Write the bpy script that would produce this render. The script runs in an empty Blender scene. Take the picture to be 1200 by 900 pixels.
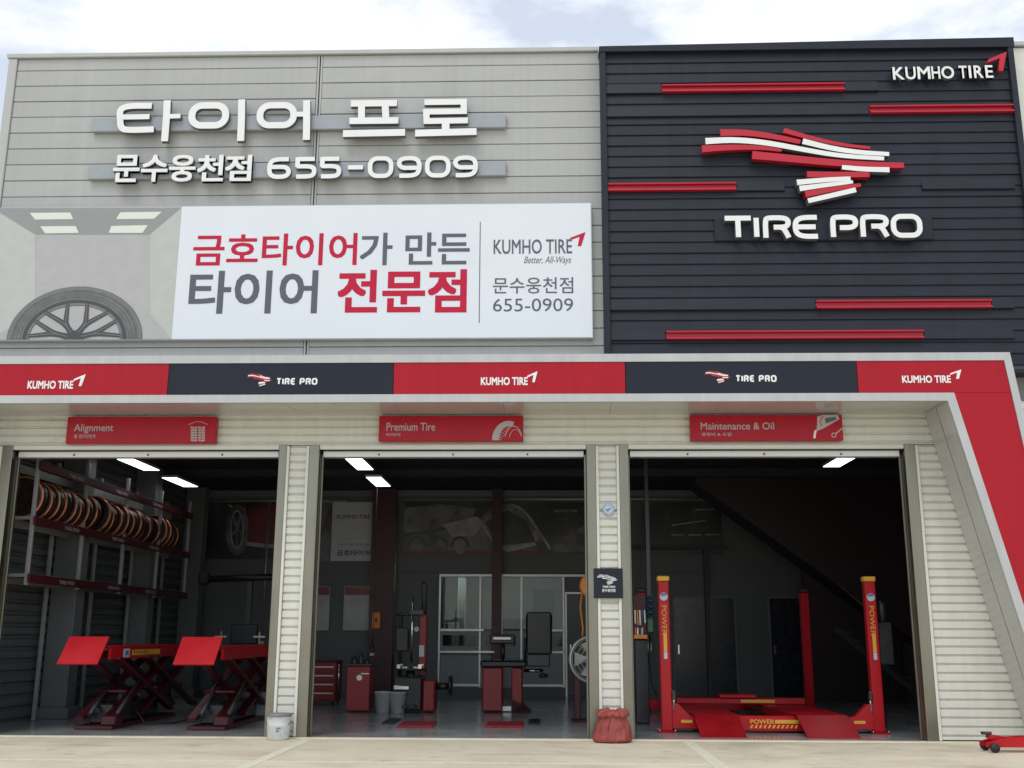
import bpy, bmesh, math, random
from mathutils import Vector, Matrix
random.seed(7)
R = math.radians
scn = bpy.context.scene
COL = scn.collection

# ------------------------------------------------------------------ camera, world, sun, exposure
# survey of the view: focal length in pixels of the 1200 x 900 picture, camera 15 m in front of the facade (y = 0)
FPX, CX, CY = 1255.0, 600.0, 450.0
CAM = Vector((0, -15.0, 1.34))
_dv = Vector((638 - CX, -(745 - CY), -FPX)).normalized()
_up = Vector((620 - CX, -(-4900 - CY), -FPX))
_up = (_up - _dv * _up.dot(_dv)).normalized()
_xx = _dv.cross(_up)
ROT = Matrix((_xx, _dv, _up))            # camera axes -> world axes
cd = bpy.data.cameras.new('camera'); cam = bpy.data.objects.new('camera', cd); COL.objects.link(cam)
cam.matrix_world = Matrix.Translation(CAM) @ ROT.to_4x4()
cd.sensor_width = 36; cd.lens = FPX / 1200 * 36; cd.clip_start = 0.1; cd.clip_end = 2000
scn.camera = cam

SUN_ELEV, SUN_AZ = R(58), R(-22)         # azimuth from -Y (towards the camera) to the left
w = bpy.data.worlds.new('World'); scn.world = w; w.use_nodes = True
nt = w.node_tree; nt.nodes.clear()
N = nt.nodes.new; L = nt.links.new
sky = N('ShaderNodeTexSky'); sky.sky_type = 'NISHITA'; sky.sun_disc = False
sky.sun_elevation = SUN_ELEV; sky.sun_rotation = R(180) + R(22); sky.dust_density = .3; sky.air_density = 1.3; sky.ozone_density = 1.5; sky.altitude = 20
tc = N('ShaderNodeTexCoord'); mp = N('ShaderNodeMapping'); mp.inputs['Scale'].default_value = (1, 1, 2.2)
nz = N('ShaderNodeTexNoise'); nz.inputs['Scale'].default_value = 4.2; nz.inputs['Detail'].default_value = 9; nz.inputs['Roughness'].default_value = .58
rp = N('ShaderNodeValToRGB'); rp.color_ramp.elements[0].position = .42; rp.color_ramp.elements[0].color = (.50, .50, .50, 1)
rp.color_ramp.elements[1].position = .565; rp.color_ramp.elements[1].color = (1, 1, 1, 1)
mx = N('ShaderNodeMix'); mx.data_type = 'RGBA'; mx.inputs['B'].default_value = (10.4, 10.7, 11.2, 1)
bg = N('ShaderNodeBackground'); bg.inputs['Strength'].default_value = .1
ow = N('ShaderNodeOutputWorld')
L(tc.outputs['Generated'], mp.inputs['Vector']); L(mp.outputs['Vector'], nz.inputs['Vector']); L(nz.outputs['Fac'], rp.inputs['Fac'])
L(rp.outputs['Color'], mx.inputs['Factor']); gain = N('ShaderNodeVectorMath'); gain.operation = 'SCALE'; gain.inputs['Scale'].default_value = 1.5; L(sky.outputs['Color'], gain.inputs[0]); L(gain.outputs['Vector'], mx.inputs['A']); L(mx.outputs['Result'], bg.inputs['Color']); L(bg.outputs['Background'], ow.inputs['Surface'])

sd = bpy.data.lights.new('sun', 'SUN'); sd.energy = 1.1; sd.angle = R(24); sd.color = (1, .965, .91)
sun = bpy.data.objects.new('sun', sd); COL.objects.link(sun)
_to = Vector((math.sin(SUN_AZ) * math.cos(SUN_ELEV), -math.cos(SUN_AZ) * math.cos(SUN_ELEV), math.sin(SUN_ELEV)))
sun.rotation_euler = _to.to_track_quat('Z', 'Y').to_euler(); sun.location = (-6, -20, 25)

scn.view_settings.view_transform = 'Standard'; scn.view_settings.look = 'None'
scn.view_settings.exposure = 0.10; scn.view_settings.gamma = 1; scn.view_settings.use_curve_mapping = False
scn.cycles.max_bounces = 8; scn.cycles.diffuse_bounces = 4

def F(px, py, y=0.0):
    """X, Z of the picture point on the wall plane at depth y"""
    r = ROT @ Vector((px - CX, -(py - CY), -FPX)); t = (y - CAM.y) / r.y
    p = CAM + r * t
    return (p.x, p.z)

# ------------------------------------------------------------------ materials
MATS = {}
def mat(name, col, rough=.5, metal=0.0, noise=0.0, nscale=6.0, bump=0.0, bscale=60.0, emit=None, estr=0.0, spec=.5, coat=0.0, streak=0.0, dirt=None, vary=0.0, wave=0.0):
    m = bpy.data.materials.new(name); m.use_nodes = True; t = m.node_tree; b = t.nodes['Principled BSDF']
    b.inputs['Roughness'].default_value = rough; b.inputs['Metallic'].default_value = metal
    b.inputs['Specular IOR Level'].default_value = spec; b.inputs['Coat Weight'].default_value = coat
    c4 = (*col, 1); b.inputs['Base Color'].default_value = c4
    n, l = t.nodes.new, t.links.new
    co = n('ShaderNodeTexCoord'); src = None
    if noise or streak or dirt:
        last = None
        if noise:
            x = n('ShaderNodeTexNoise'); x.inputs['Scale'].default_value = nscale; x.inputs['Detail'].default_value = 8
            l(co.outputs['Object'], x.inputs['Vector'])
            r = n('ShaderNodeMapRange'); r.inputs['From Min'].default_value = .3; r.inputs['From Max'].default_value = .7
            r.inputs['To Min'].default_value = 1 - noise; r.inputs['To Max'].default_value = 1 + noise * .6
            l(x.outputs['Fac'], r.inputs['Value']); last = r.outputs['Result']
            rr = n('ShaderNodeMapRange'); rr.inputs['To Min'].default_value = max(.02, rough - .12); rr.inputs['To Max'].default_value = min(1, rough + .12)
            l(x.outputs['Fac'], rr.inputs['Value']); l(rr.outputs['Result'], b.inputs['Roughness'])
        if streak:
            x = n('ShaderNodeTexNoise'); x.inputs['Scale'].default_value = 1; x.inputs['Detail'].default_value = 6
            mpn = n('ShaderNodeMapping'); mpn.inputs['Scale'].default_value = (9, 9, .7)
            l(co.outputs['Object'], mpn.inputs['Vector']); l(mpn.outputs['Vector'], x.inputs['Vector'])
            r = n('ShaderNodeMapRange'); r.inputs['From Min'].default_value = .35; r.inputs['From Max'].default_value = .75
            r.inputs['To Min'].default_value = 1; r.inputs['To Max'].default_value = 1 - streak
            l(x.outputs['Fac'], r.inputs['Value'])
            if last:
                mu = n('ShaderNodeMath'); mu.operation = 'MULTIPLY'; l(last, mu.inputs[0]); l(r.outputs['Result'], mu.inputs[1]); last = mu.outputs[0]
            else: last = r.outputs['Result']
        if vary:
            oi = n('ShaderNodeObjectInfo'); r = n('ShaderNodeMapRange'); r.inputs['To Min'].default_value = 1 - vary; r.inputs['To Max'].default_value = 1 + vary
            l(oi.outputs['Random'], r.inputs['Value']); mu = n('ShaderNodeMath'); mu.operation = 'MULTIPLY'; l(last, mu.inputs[0]); l(r.outputs['Result'], mu.inputs[1]); last = mu.outputs[0]
        if last:
            hs = n('ShaderNodeVectorMath'); hs.operation = 'SCALE'; hs.inputs[0].default_value = col; l(last, hs.inputs['Scale'])
            src = hs.outputs['Vector']
        if dirt:
            dc, dsc, d0, d1 = dirt
            x = n('ShaderNodeTexNoise'); x.inputs['Scale'].default_value = dsc; x.inputs['Detail'].default_value = 10; x.inputs['Roughness'].default_value = .65
            l(co.outputs['Object'], x.inputs['Vector'])
            r = n('ShaderNodeMapRange'); r.inputs['From Min'].default_value = d0; r.inputs['From Max'].default_value = d1; l(x.outputs['Fac'], r.inputs['Value'])
            mi = n('ShaderNodeMix'); mi.data_type = 'RGBA'; l(r.outputs['Result'], mi.inputs['Factor'])
            if src: l(src, mi.inputs['A'])
            else: mi.inputs['A'].default_value = c4
            mi.inputs['B'].default_value = (*dc, 1); src = mi.outputs['Result']
        if src: l(src, b.inputs['Base Color'])
    if bump:
        x = n('ShaderNodeTexNoise'); x.inputs['Scale'].default_value = bscale; x.inputs['Detail'].default_value = 5
        l(co.outputs['Object'], x.inputs['Vector'])
        bp = n('ShaderNodeBump'); bp.inputs['Strength'].default_value = bump; bp.inputs['Distance'].default_value = .02
        l(x.outputs['Fac'], bp.inputs['Height']); l(bp.outputs['Normal'], b.inputs['Normal'])
    if wave:      # slight buckling of thin sheet metal
        x = n('ShaderNodeTexNoise'); x.inputs['Scale'].default_value = 1.6; x.inputs['Detail'].default_value = 2
        l(co.outputs['Object'], x.inputs['Vector'])
        bp = n('ShaderNodeBump'); bp.inputs['Strength'].default_value = wave; bp.inputs['Distance'].default_value = .06
        l(x.outputs['Fac'], bp.inputs['Height']); l(bp.outputs['Normal'], b.inputs['Normal'])
    if emit:
        b.inputs['Emission Color'].default_value = (*emit, 1); b.inputs['Emission Strength'].default_value = estr
    MATS[name] = m; return m

mat('grey_panel', (.405, .412, .402), .42, .0, noise=.05, nscale=1.2, streak=.07, vary=.03, wave=.25)
mat('joint', (.10, .10, .10), .8)
mat('joint_grey', (.20, .20, .195), .7)
mat('red_ramp', (.30, .006, .012), .36, noise=.12, nscale=3, dirt=((.10, .02, .02), 9, .58, .72))
mat('grey_trim', (.44, .45, .44), .4, noise=.04)
mat('charcoal', (.018, .021, .032), .48, spec=.28, noise=.12, nscale=2.5, streak=.16, vary=.06, wave=.2)
mat('charcoal_flat', (.012, .015, .025), .32, spec=.28, noise=.06, nscale=1.5, wave=.2)
mat('red_panel', (.40, .004, .016), .30, spec=.28, noise=.05, nscale=1.0, streak=.10, vary=.03, wave=.2)
mat('red_stripe', (.40, .006, .022), .35, noise=.06)
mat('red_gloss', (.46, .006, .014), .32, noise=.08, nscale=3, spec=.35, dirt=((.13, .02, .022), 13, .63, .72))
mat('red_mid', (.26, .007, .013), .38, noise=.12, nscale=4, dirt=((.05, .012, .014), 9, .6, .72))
mat('red_shaded', (.065, .006, .012), .38, noise=.12, nscale=4)  # lift and rack red, darkened to paint in the shade they stand in
mat('rail_grey', (.32, .35, .38), .45, noise=.04)
mat('red_letter', (.47, .012, .03), .35)
mat('white_letter', (.80, .81, .80), .35, noise=.03, nscale=3)
mat('letter_return', (.12, .125, .135), .45)
mat('silver_trim', (.50, .51, .50), .34, .25, noise=.06, nscale=2, streak=.10)
mat('soffit', (.52, .52, .49), .16, .15, noise=.04, nscale=1.5)
mat('cream_sheet', (.68, .68, .615), .45, noise=.06, nscale=3, streak=.08, dirt=((.40, .37, .28), 2.5, .62, .85))
mat('cream_trim', (.68, .68, .62), .4, noise=.04)
mat('stainless', (.27, .262, .215), .34, 1.0, noise=.10, nscale=2.0, streak=.12)
mat('light_metal', (.58, .58, .55), .35, .6, noise=.06)
mat('billboard_white', (.70, .745, .80), .4, noise=.02, nscale=1, wave=.12)
mat('print_red', (.50, .014, .05), .5, spec=.2)
mat('print_grey', (.085, .10, .125), .4)
mat('print_white', (.78, .78, .78), .4)
mat('print_pale', (.45, .40, .41), .5)
mat('room_ceiling', (.27, .29, .29), .5, noise=.04)
mat('room_back', (.42, .42, .42), .5, noise=.05)
mat('room_side', (.47, .49, .46), .5, noise=.05)
mat('room_lamp', (.70, .73, .66), .4)
mat('print_tyre', (.15, .155, .15), .4, noise=.2, nscale=7)
mat('print_rim', (.19, .19, .19), .4)
mat('print_rim_dark', (.06, .06, .065), .4)
mat('concrete', (.67, .60, .455), .8, noise=.12, nscale=.9, bump=.15, bscale=40, dirt=((.40, .335, .235), .55, .55, .80))
mat('road_paint', (.74, .70, .56), .7, noise=.15, nscale=12, dirt=((.50, .43, .315), 9, .58, .78))
mat('threshold', (.68, .63, .50), .6, noise=.1, nscale=5)
mat('shop_floor', (.30, .315, .32), .18, noise=.12, nscale=1.5, dirt=((.20, .21, .215), 1.2, .55, .75))
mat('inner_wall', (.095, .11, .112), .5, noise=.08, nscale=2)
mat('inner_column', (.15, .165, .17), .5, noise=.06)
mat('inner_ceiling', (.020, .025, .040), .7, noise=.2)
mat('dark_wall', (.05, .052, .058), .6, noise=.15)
mat('maroon', (.055, .009, .013), .45, noise=.12)
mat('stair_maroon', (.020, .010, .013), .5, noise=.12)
mat('rack_grey', (.36, .37, .37), .4, .3, noise=.06)
mat('rubber', (.018, .018, .02), .6, noise=.2, nscale=20)
mat('copper', (.66, .25, .13), .30, .45, noise=.12, nscale=6)
mat('copper_dark', (.035, .018, .016), .4, .2, noise=.2, nscale=9)
mat('black_plastic', (.016, .017, .021), .38, noise=.2, nscale=9)
mat('dark_steel', (.06, .062, .068), .4, .6, noise=.15, nscale=9)
mat('chrome', (.6, .6, .6), .2, 1.0)
mat('yellow', (.75, .42, .05), .45, noise=.08)
mat('orange', (.80, .26, .02), .45, noise=.08)
mat('sticker_blue', (.10, .20, .42), .4)
mat('sticker_pale', (.50, .58, .66), .4)
mat('glass_dark', (.016, .022, .024), .06, spec=.4, noise=.0)
mat('door_dark', (.018, .021, .028), .25, noise=.1)
mat('alu', (.50, .51, .50), .35, .7, noise=.05)
mat('office_panel', (.22, .26, .27), .4, noise=.06)
mat('poster_white', (.55, .57, .62), .5, noise=.04)
mat('banner_dark', (.032, .034, .042), .35, noise=.5, nscale=1.3, dirt=((.11, .11, .12), 1.1, .50, .75))
mat('banner_grey', (.16, .16, .175), .35, noise=.5, nscale=2.5, dirt=((.045, .045, .055), 1.7, .48, .62))
mat('banner_light', (.33, .33, .34), .35, noise=.5, nscale=3)
mat('banner_red', (.17, .012, .020), .35, noise=.6, nscale=2.5)
mat('pail_reflection_grey', (.42, .43, .44), .35, noise=.35, nscale=2.2)  # grey of the pails; on the rear windows it paints their reflection
mat('bucket_white', (.66, .68, .70), .4, noise=.12, nscale=6, dirt=((.25, .26, .27), 7, .58, .7))
mat('bucket_grey', (.20, .20, .20), .5, noise=.1)
mat('label_ink', (.10, .16, .32), .5)
mat('sack', (.30, .055, .045), .62, noise=.25, nscale=9, bump=.35, bscale=18)
mat('mat_red', (.34, .02, .03), .6, noise=.15)
mat('lamp', (.9, .9, .9), .4, emit=(.93, .97, 1), estr=2.6)
mat('fan_white', (.55, .55, .53), .4)
mat('tool_blue', (.03, .09, .20), .4)
mat('tool_green', (.05, .16, .10), .4)

def concrete_nodes():
    m = MATS['concrete']; t = m.node_tree; b = t.nodes['Principled BSDF']; n, l = t.nodes.new, t.links.new
    src = b.inputs['Base Color'].links[0].from_socket; co = n('ShaderNodeTexCoord')
    for sc3, scale, lo, hi, col, amt in (((.75, 1.15, 1), 1.1, .52, .74, (.42, .31, .19), .6), ((1, 1, 1), 2.6, .60, .70, (.28, .23, .18), .45), ((1, 1, 1), 26, .58, .80, (.30, .25, .18), .6), ((.8, 1.2, 1), 2.2, .56, .80, (.72, .67, .54), .6)):
        mpn = n('ShaderNodeMapping'); mpn.inputs['Scale'].default_value = sc3; l(co.outputs['Object'], mpn.inputs['Vector'])
        x = n('ShaderNodeTexNoise'); x.inputs['Scale'].default_value = scale; x.inputs['Detail'].default_value = 9; x.inputs['Roughness'].default_value = .62; l(mpn.outputs['Vector'], x.inputs['Vector'])
        r = n('ShaderNodeMapRange'); r.inputs['From Min'].default_value = lo; r.inputs['From Max'].default_value = hi; r.inputs['To Max'].default_value = amt; l(x.outputs['Fac'], r.inputs['Value'])
        mi = n('ShaderNodeMix'); mi.data_type = 'RGBA'; mi.inputs['B'].default_value = (*col, 1); l(src, mi.inputs['A']); l(r.outputs['Result'], mi.inputs['Factor']); src = mi.outputs['Result']
    l(src, b.inputs['Base Color'])
concrete_nodes()
def window_glass():
    m = bpy.data.materials.new('window_glass'); m.use_nodes = True; t = m.node_tree; t.nodes.clear(); n, l = t.nodes.new, t.links.new
    tr = n('ShaderNodeBsdfTransparent'); tr.inputs['Color'].default_value = (.62, .70, .68, 1); gl = n('ShaderNodeBsdfGlossy'); gl.inputs['Roughness'].default_value = .03
    fr = n('ShaderNodeFresnel'); fr.inputs['IOR'].default_value = 1.5; mx_ = n('ShaderNodeMixShader'); o = n('ShaderNodeOutputMaterial')
    l(fr.outputs['Fac'], mx_.inputs['Fac']); l(tr.outputs['BSDF'], mx_.inputs[1]); l(gl.outputs['BSDF'], mx_.inputs[2]); l(mx_.outputs['Shader'], o.inputs['Surface']); MATS['window_glass'] = m
window_glass()
mat('office_wall', (.42, .45, .45), .6, noise=.1, nscale=1.2)
mat('downlight', (.9, .9, .9), .4, emit=(1, .97, .9), estr=14.0)

# ------------------------------------------------------------------ mesh helpers
class MB:
    def __init__(s): s.v, s.f, s.m, s.sm = [], [], [], []
    def add(s, vs, fs, mi=0, smooth=False):
        o = len(s.v); s.v += [tuple(p) for p in vs]
        for f in fs: s.f.append(tuple(i + o for i in f)); s.m.append(mi); s.sm.append(smooth)
        return s
    def box(s, x0, x1, y0, y1, z0, z1, mi=0, c=0.0):
        x0, x1 = min(x0, x1), max(x0, x1); y0, y1 = min(y0, y1), max(y0, y1); z0, z1 = min(z0, z1), max(z0, z1)
        c = min(c, (x1 - x0) * .45, (y1 - y0) * .45, (z1 - z0) * .45)
        if c <= 0:
            v = [(x, y, z) for x in (x0, x1) for y in (y0, y1) for z in (z0, z1)]
            return s.add(v, [(0, 1, 3, 2), (4, 6, 7, 5), (0, 4, 5, 1), (2, 3, 7, 6), (0, 2, 6, 4), (1, 5, 7, 3)], mi)
        bm = bmesh.new()
        M = Matrix.Translation(((x0 + x1) / 2, (y0 + y1) / 2, (z0 + z1) / 2)) @ Matrix.Diagonal((x1 - x0, y1 - y0, z1 - z0, 1))
        bmesh.ops.create_cube(bm, size=1, matrix=M)
        bmesh.ops.bevel(bm, geom=bm.edges[:], offset=c, segments=1, affect='EDGES', profile=.5)
        bm.verts.index_update()
        s.add([v.co[:] for v in bm.verts], [[v.index for v in f.verts] for f in bm.faces], mi); bm.free(); return s
    def beam(s, a, b, wd, ht, mi=0, up=(0, 0, 1)):
        a, b = Vector(a), Vector(b); d = (b - a).normalized(); u = Vector(up)
        if abs(d.dot(u)) > .98: u = Vector((1, 0, 0))
        r = d.cross(u).normalized(); u = r.cross(d)
        v = [p + r * (i * wd / 2) + u * (j * ht / 2) for p in (a, b) for i, j in ((-1, -1), (1, -1), (1, 1), (-1, 1))]
        return s.add(v, [(0, 1, 2, 3), (7, 6, 5, 4), (0, 4, 5, 1), (1, 5, 6, 2), (2, 6, 7, 3), (3, 7, 4, 0)], mi)
    def tube(s, pts, r, n=10, mi=0, caps=True):
        pts = [Vector(p) for p in pts]; rs = r if isinstance(r, (list, tuple)) else [r] * len(pts)
        vs, fs = [], []; prev = None
        for k, p in enumerate(pts):
            d = (pts[min(k + 1, len(pts) - 1)] - pts[max(k - 1, 0)]).normalized()
            u = prev if prev is not None else (Vector((0, 0, 1)) if abs(d.z) < .9 else Vector((1, 0, 0)))
            u = (u - d * u.dot(d)).normalized(); prev = u; q = d.cross(u)
            for j in range(n):
                a = 2 * math.pi * j / n; vs.append(p + (u * math.cos(a) + q * math.sin(a)) * rs[k])
        for k in range(len(pts) - 1):
            for j in range(n):
                a, b = k * n + j, k * n + (j + 1) % n; fs.append((a, b, b + n, a + n))
        s.add(vs, fs, mi, True)
        if caps:
            o = len(s.v) - len(vs)
            s.f.append(tuple(o + j for j in reversed(range(n)))); s.m.append(mi); s.sm.append(False)
            s.f.append(tuple(o + (len(pts) - 1) * n + j for j in range(n))); s.m.append(mi); s.sm.append(False)
        return s
    def lathe(s, prof, c=(0, 0, 0), axis='z', n=24, mi=0, closed=False):
        """prof: (radius, height) pairs turned about the axis through c"""
        vs, fs = [], []
        for (r, h) in prof:
            for j in range(n):
                a = 2 * math.pi * j / n; x, y = r * math.cos(a), r * math.sin(a)
                p = (x, y, h) if axis == 'z' else ((x, h, y) if axis == 'y' else (h, x, y))
                vs.append((p[0] + c[0], p[1] + c[1], p[2] + c[2]))
        K = len(prof)
        for k in range(K if closed else K - 1):
            for j in range(n):
                a, b = k * n + j, k * n + (j + 1) % n; a2, b2 = ((k + 1) % K) * n + j, ((k + 1) % K) * n + (j + 1) % n
                fs.append((a, b, b2, a2))
        return s.add(vs, fs, mi, True)
    def prism(s, poly, y0, y1, mi=0, mside=None):
        """poly of (x, z) points, front face at y0, back at y1"""
        n = len(poly); mside = mi if mside is None else mside
        s.add([(x, y0, z) for x, z in poly] + [(x, y1, z) for x, z in poly], [tuple(range(n)), tuple(reversed(range(n, 2 * n)))], mi)
        o = len(s.v) - 2 * n
        for k in range(n):
            j = (k + 1) % n; s.f.append((o + k, o + n + k, o + n + j, o + j)); s.m.append(mside); s.sm.append(False)
        return s
    def sheet(s, poly, y, mi=0):
        return s.add([(x, y, z) for x, z in poly], [tuple(range(len(poly)))], mi)
    def ribbon(s, pts, wd, y0, y1, mi=0, mside=None, closed=False, cap=0):
        """a stroke of width wd (number or per-point list) along (x, z) points, solid from y0 to y1"""
        n = len(pts); wd = wd if isinstance(wd, list) else [wd] * n; lft, rgt = [], []
        P = [Vector((p[0], p[1])) for p in pts]
        for k in range(n):
            if closed: a, b = P[k - 1], P[(k + 1) % n]; d1 = (P[k] - a).normalized(); d2 = (b - P[k]).normalized()
            else:
                d1 = (P[k] - P[k - 1]).normalized() if k else (P[1] - P[0]).normalized()
                d2 = (P[k + 1] - P[k]).normalized() if k < n - 1 else d1
            t = d1 + d2; t = t.normalized() if t.length > 1e-6 else d1
            nn = Vector((-t.y, t.x)); cs = max(.45, nn.dot(Vector((-d1.y, d1.x)))); h = wd[k] / 2 / cs
            lft.append(P[k] + nn * h); rgt.append(P[k] - nn * h)
        vs = [];
        for y in (y0, y1):
            vs += [(p.x, y, p.y) for p in lft] + [(p.x, y, p.y) for p in rgt]
        fs, fm = [], []; m2 = mi if mside is None else mside
        for k in range(n if closed else n - 1):
            j = (k + 1) % n
            fs.append((k, j, n + j, n + k)); fm.append(mi)
            fs.append((2 * n + k, 3 * n + k, 3 * n + j, 2 * n + j)); fm.append(m2)
            fs.append((k, 2 * n + k, 2 * n + j, j)); fm.append(m2)
            fs.append((n + k, n + j, 3 * n + j, 3 * n + k)); fm.append(m2)
        if not closed:
            fs.append((0, n, 3 * n, 2 * n)); fm.append(m2); fs.append((n - 1, 3 * n - 1, 4 * n - 1, 2 * n - 1)); fm.append(m2)
            fs[-1] = (n - 1, 3 * n - 1, 4 * n - 1, 2 * n - 1)
        o = len(s.v); s.v += vs
        for f, m in zip(fs, fm): s.f.append(tuple(i + o for i in f)); s.m.append(m); s.sm.append(False)
        return s
    def mesh(s, name, mats, off=(0, 0, 0)):
        me = bpy.data.meshes.new(name)
        me.from_pydata([(x - off[0], y - off[1], z - off[2]) for x, y, z in s.v], [], s.f)
        for m in (mats if isinstance(mats, (list, tuple)) else [mats]): me.materials.append(MATS[m])
        me.polygons.foreach_set('material_index', s.m); me.polygons.foreach_set('use_smooth', s.sm)
        bm = bmesh.new(); bm.from_mesh(me); bmesh.ops.recalc_face_normals(bm, faces=bm.faces[:]); bm.to_mesh(me); bm.free()
        me.update(); return me
    def build(s, name, mats, parent=None, flat=False):
        off = base_of(parent) if parent else (0, 0, 0)
        o = bpy.data.objects.new(name, s.mesh(name, mats, off)); COL.objects.link(o)
        if parent: o.parent = parent
        return o

BASE = {}
def base_of(o):
    while o.parent: o = o.parent
    return BASE.get(o.name, (0, 0, 0))
def thing(name, label, cat, loc=(0, 0, 0), group=None):
    o = bpy.data.objects.new(name, None); COL.objects.link(o); o.location = loc; o.empty_display_size = .2
    BASE[o.name] = tuple(loc); o['label'] = label; o['category'] = cat
    if group: o['group'] = group
    return o
def solo(mb, name, mats, label, cat, loc=(0, 0, 0), group=None):
    o = bpy.data.objects.new(name, mb.mesh(name, mats, loc)); COL.objects.link(o); o.location = loc
    o['label'] = label; o['category'] = cat
    if group: o['group'] = group
    return o
def structure(mb, name, mats):
    o = mb.build(name, mats); o['kind'] = 'structure'; return o
def piece(me, name, parent, loc):
    """a piece that shares its mesh; loc in world coordinates"""
    o = bpy.data.objects.new(name, me); COL.objects.link(o); b = base_of(parent); o.parent = parent
    o.location = (loc[0] - b[0], loc[1] - b[1], loc[2] - b[2]); return o
def copy_thing(o, loc, label=None):
    def cp(a, par):
        c = a.copy(); COL.objects.link(c); c.parent = par
        for ch in list(a.children): cp(ch, c)
        return c
    c = cp(o, None); c.location = loc; BASE[c.name] = tuple(loc)
    if label: c['label'] = label
    return c

# lettering --------------------------------------------------------------------------------------
def text_geo(body, bold=0.0, ext=0.0, shear=0.0, res=3):
    c = bpy.data.curves.new('lettering', 'FONT'); c.body = body; c.size = 1; c.offset = bold; c.extrude = ext; c.shear = shear; c.resolution_u = res
    o = bpy.data.objects.new('lettering', c); COL.objects.link(o)
    dg = bpy.context.evaluated_depsgraph_get(); me = bpy.data.meshes.new_from_object(o.evaluated_get(dg))
    vs = [v.co.copy() for v in me.vertices]; fs = [tuple(p.vertices) for p in me.polygons]
    bpy.data.objects.remove(o); bpy.data.curves.remove(c); bpy.data.meshes.remove(me)
    return vs, fs
def text(body, rect, y0, thick=0.0, bold=0.0, shear=0.0, mb=None, mi=0, mside=None):
    """lettering whose ink fills rect = (x0, x1, z0, z1), front face at depth y0"""
    mb = mb or MB(); vs, fs = text_geo(body, 0, .05 if thick else 0, shear); lay = [0] * len(vs)
    if bold > 0:            # heavier weight from stacked, slightly shifted films
        v0, f0 = vs, fs; vs, fs, lay = [], [], []
        for k, (ax, ay) in enumerate(((-1, -1), (1, 1), (-1, 1), (1, -1), (0, 1), (0, -1), (1, 0), (-1, 0))):
            o = len(vs); vs += [Vector((v.x + bold * ax, v.y + bold * ay, v.z)) for v in v0]; fs += [tuple(i + o for i in f) for f in f0]; lay += [k] * len(v0)
    xs = [v.x for v in vs]; ys = [v.y for v in vs]; zm = max(v.z for v in vs)
    x0, x1, z0, z1 = rect; sx = (x1 - x0) / (max(xs) - min(xs)); sz = (z1 - z0) / (max(ys) - min(ys)); mx_, my_ = min(xs), min(ys)
    out = [(x0 + (v.x - mx_) * sx, (y0 if (not thick or v.z > zm - 1e-5) else y0 + thick) - lay[i] * (.0008 if thick else .0002), z0 + (v.y - my_) * sz) for i, v in enumerate(vs)]
    o = len(mb.v); mb.v += out
    for f in fs:
        zs = [vs[i].z for i in f]; side = thick and (min(zs) < zm - 1e-5)
        mb.f.append(tuple(i + o for i in f)); mb.m.append((mi if mside is None else mside) if side else mi); mb.sm.append(False)
    return mb
def PR(px0, px1, py0, py1, y):
    """rect on the plane y whose corners are these picture points"""
    xm, ym = (px0 + px1) / 2, (py0 + py1) / 2
    return (F(px0, ym, y)[0], F(px1, ym, y)[0], F(xm, py1, y)[1], F(xm, py0, y)[1])
def chaikin(p, it=2, closed=False):
    for _ in range(it):
        q = [] if closed else [p[0]]; n = len(p)
        for k in range(n if closed else n - 1):
            a, b = p[k], p[(k + 1) % n]
            q.append((a[0] * .75 + b[0] * .25, a[1] * .75 + b[1] * .25)); q.append((a[0] * .25 + b[0] * .75, a[1] * .25 + b[1] * .75))
        if not closed: q.append(p[-1])
        p = q
    return p
def rring(cx, cz, hx, hz, r, n=5):
    out = []
    for sx, sz, a0 in ((1, 1, 0), (-1, 1, 90), (-1, -1, 180), (1, -1, 270)):
        for k in range(n + 1):
            a = R(a0 + 90 * k / n); out.append((cx + sx * (hx - r) + r * math.cos(a), cz + sz * (hz - r) + r * math.sin(a)))
    return out
# unit glyphs, y down
GLY = {
 '6': [([(.98, 0), (.25, 0), (0, .22), (0, .78), (.22, 1), (.78, 1), (1, .85), (1, .6), (.82, .44), (.5, .44)], 0), ([(.6, .44), (.02, .44)], 0)],
 '9': [([(.02, 1), (.75, 1), (1, .78), (1, .22), (.78, 0), (.22, 0), (0, .15), (0, .4), (.18, .56), (.5, .56)], 0), ([(.4, .56), (.98, .56)], 0)],
 '5': [([(1.0, 0), (.04, 0)], 0), ([(.04, -.1), (.04, .47)], 0), ([(.0, .42), (.75, .42), (1, .54), (1, .88), (.76, 1), (0, 1)], 0)],
 '0': [('ring', 0)], 'O': [('ring', 0)], '-': [([(0, .5), (1, .5)], 0)],
 'T': [([(-.05, 0), (1.05, 0)], 0), ([(.5, .02), (.5, 1)], 0)], 'I': [([(.5, 0), (.5, 1)], 0)],
 'R': [([(0, 1.05), (0, .12), (.12, 0), (.8, 0), (1, .12), (1, .36), (.85, .5), (.36, .5)], 0), ([(.62, .5), (.8, .56), (1, 1.05)], 0)],
 'P': [([(0, 1.05), (0, .12), (.12, 0), (.82, 0), (1, .14), (1, .42), (.82, .56), (.3, .56)], 0)],
 'E': [([(1, 0), (.3, 0), (0, .2), (0, .8), (.3, 1), (1, 1)], 0), ([(.06, .5), (.92, .5)], 0)],
}
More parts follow.
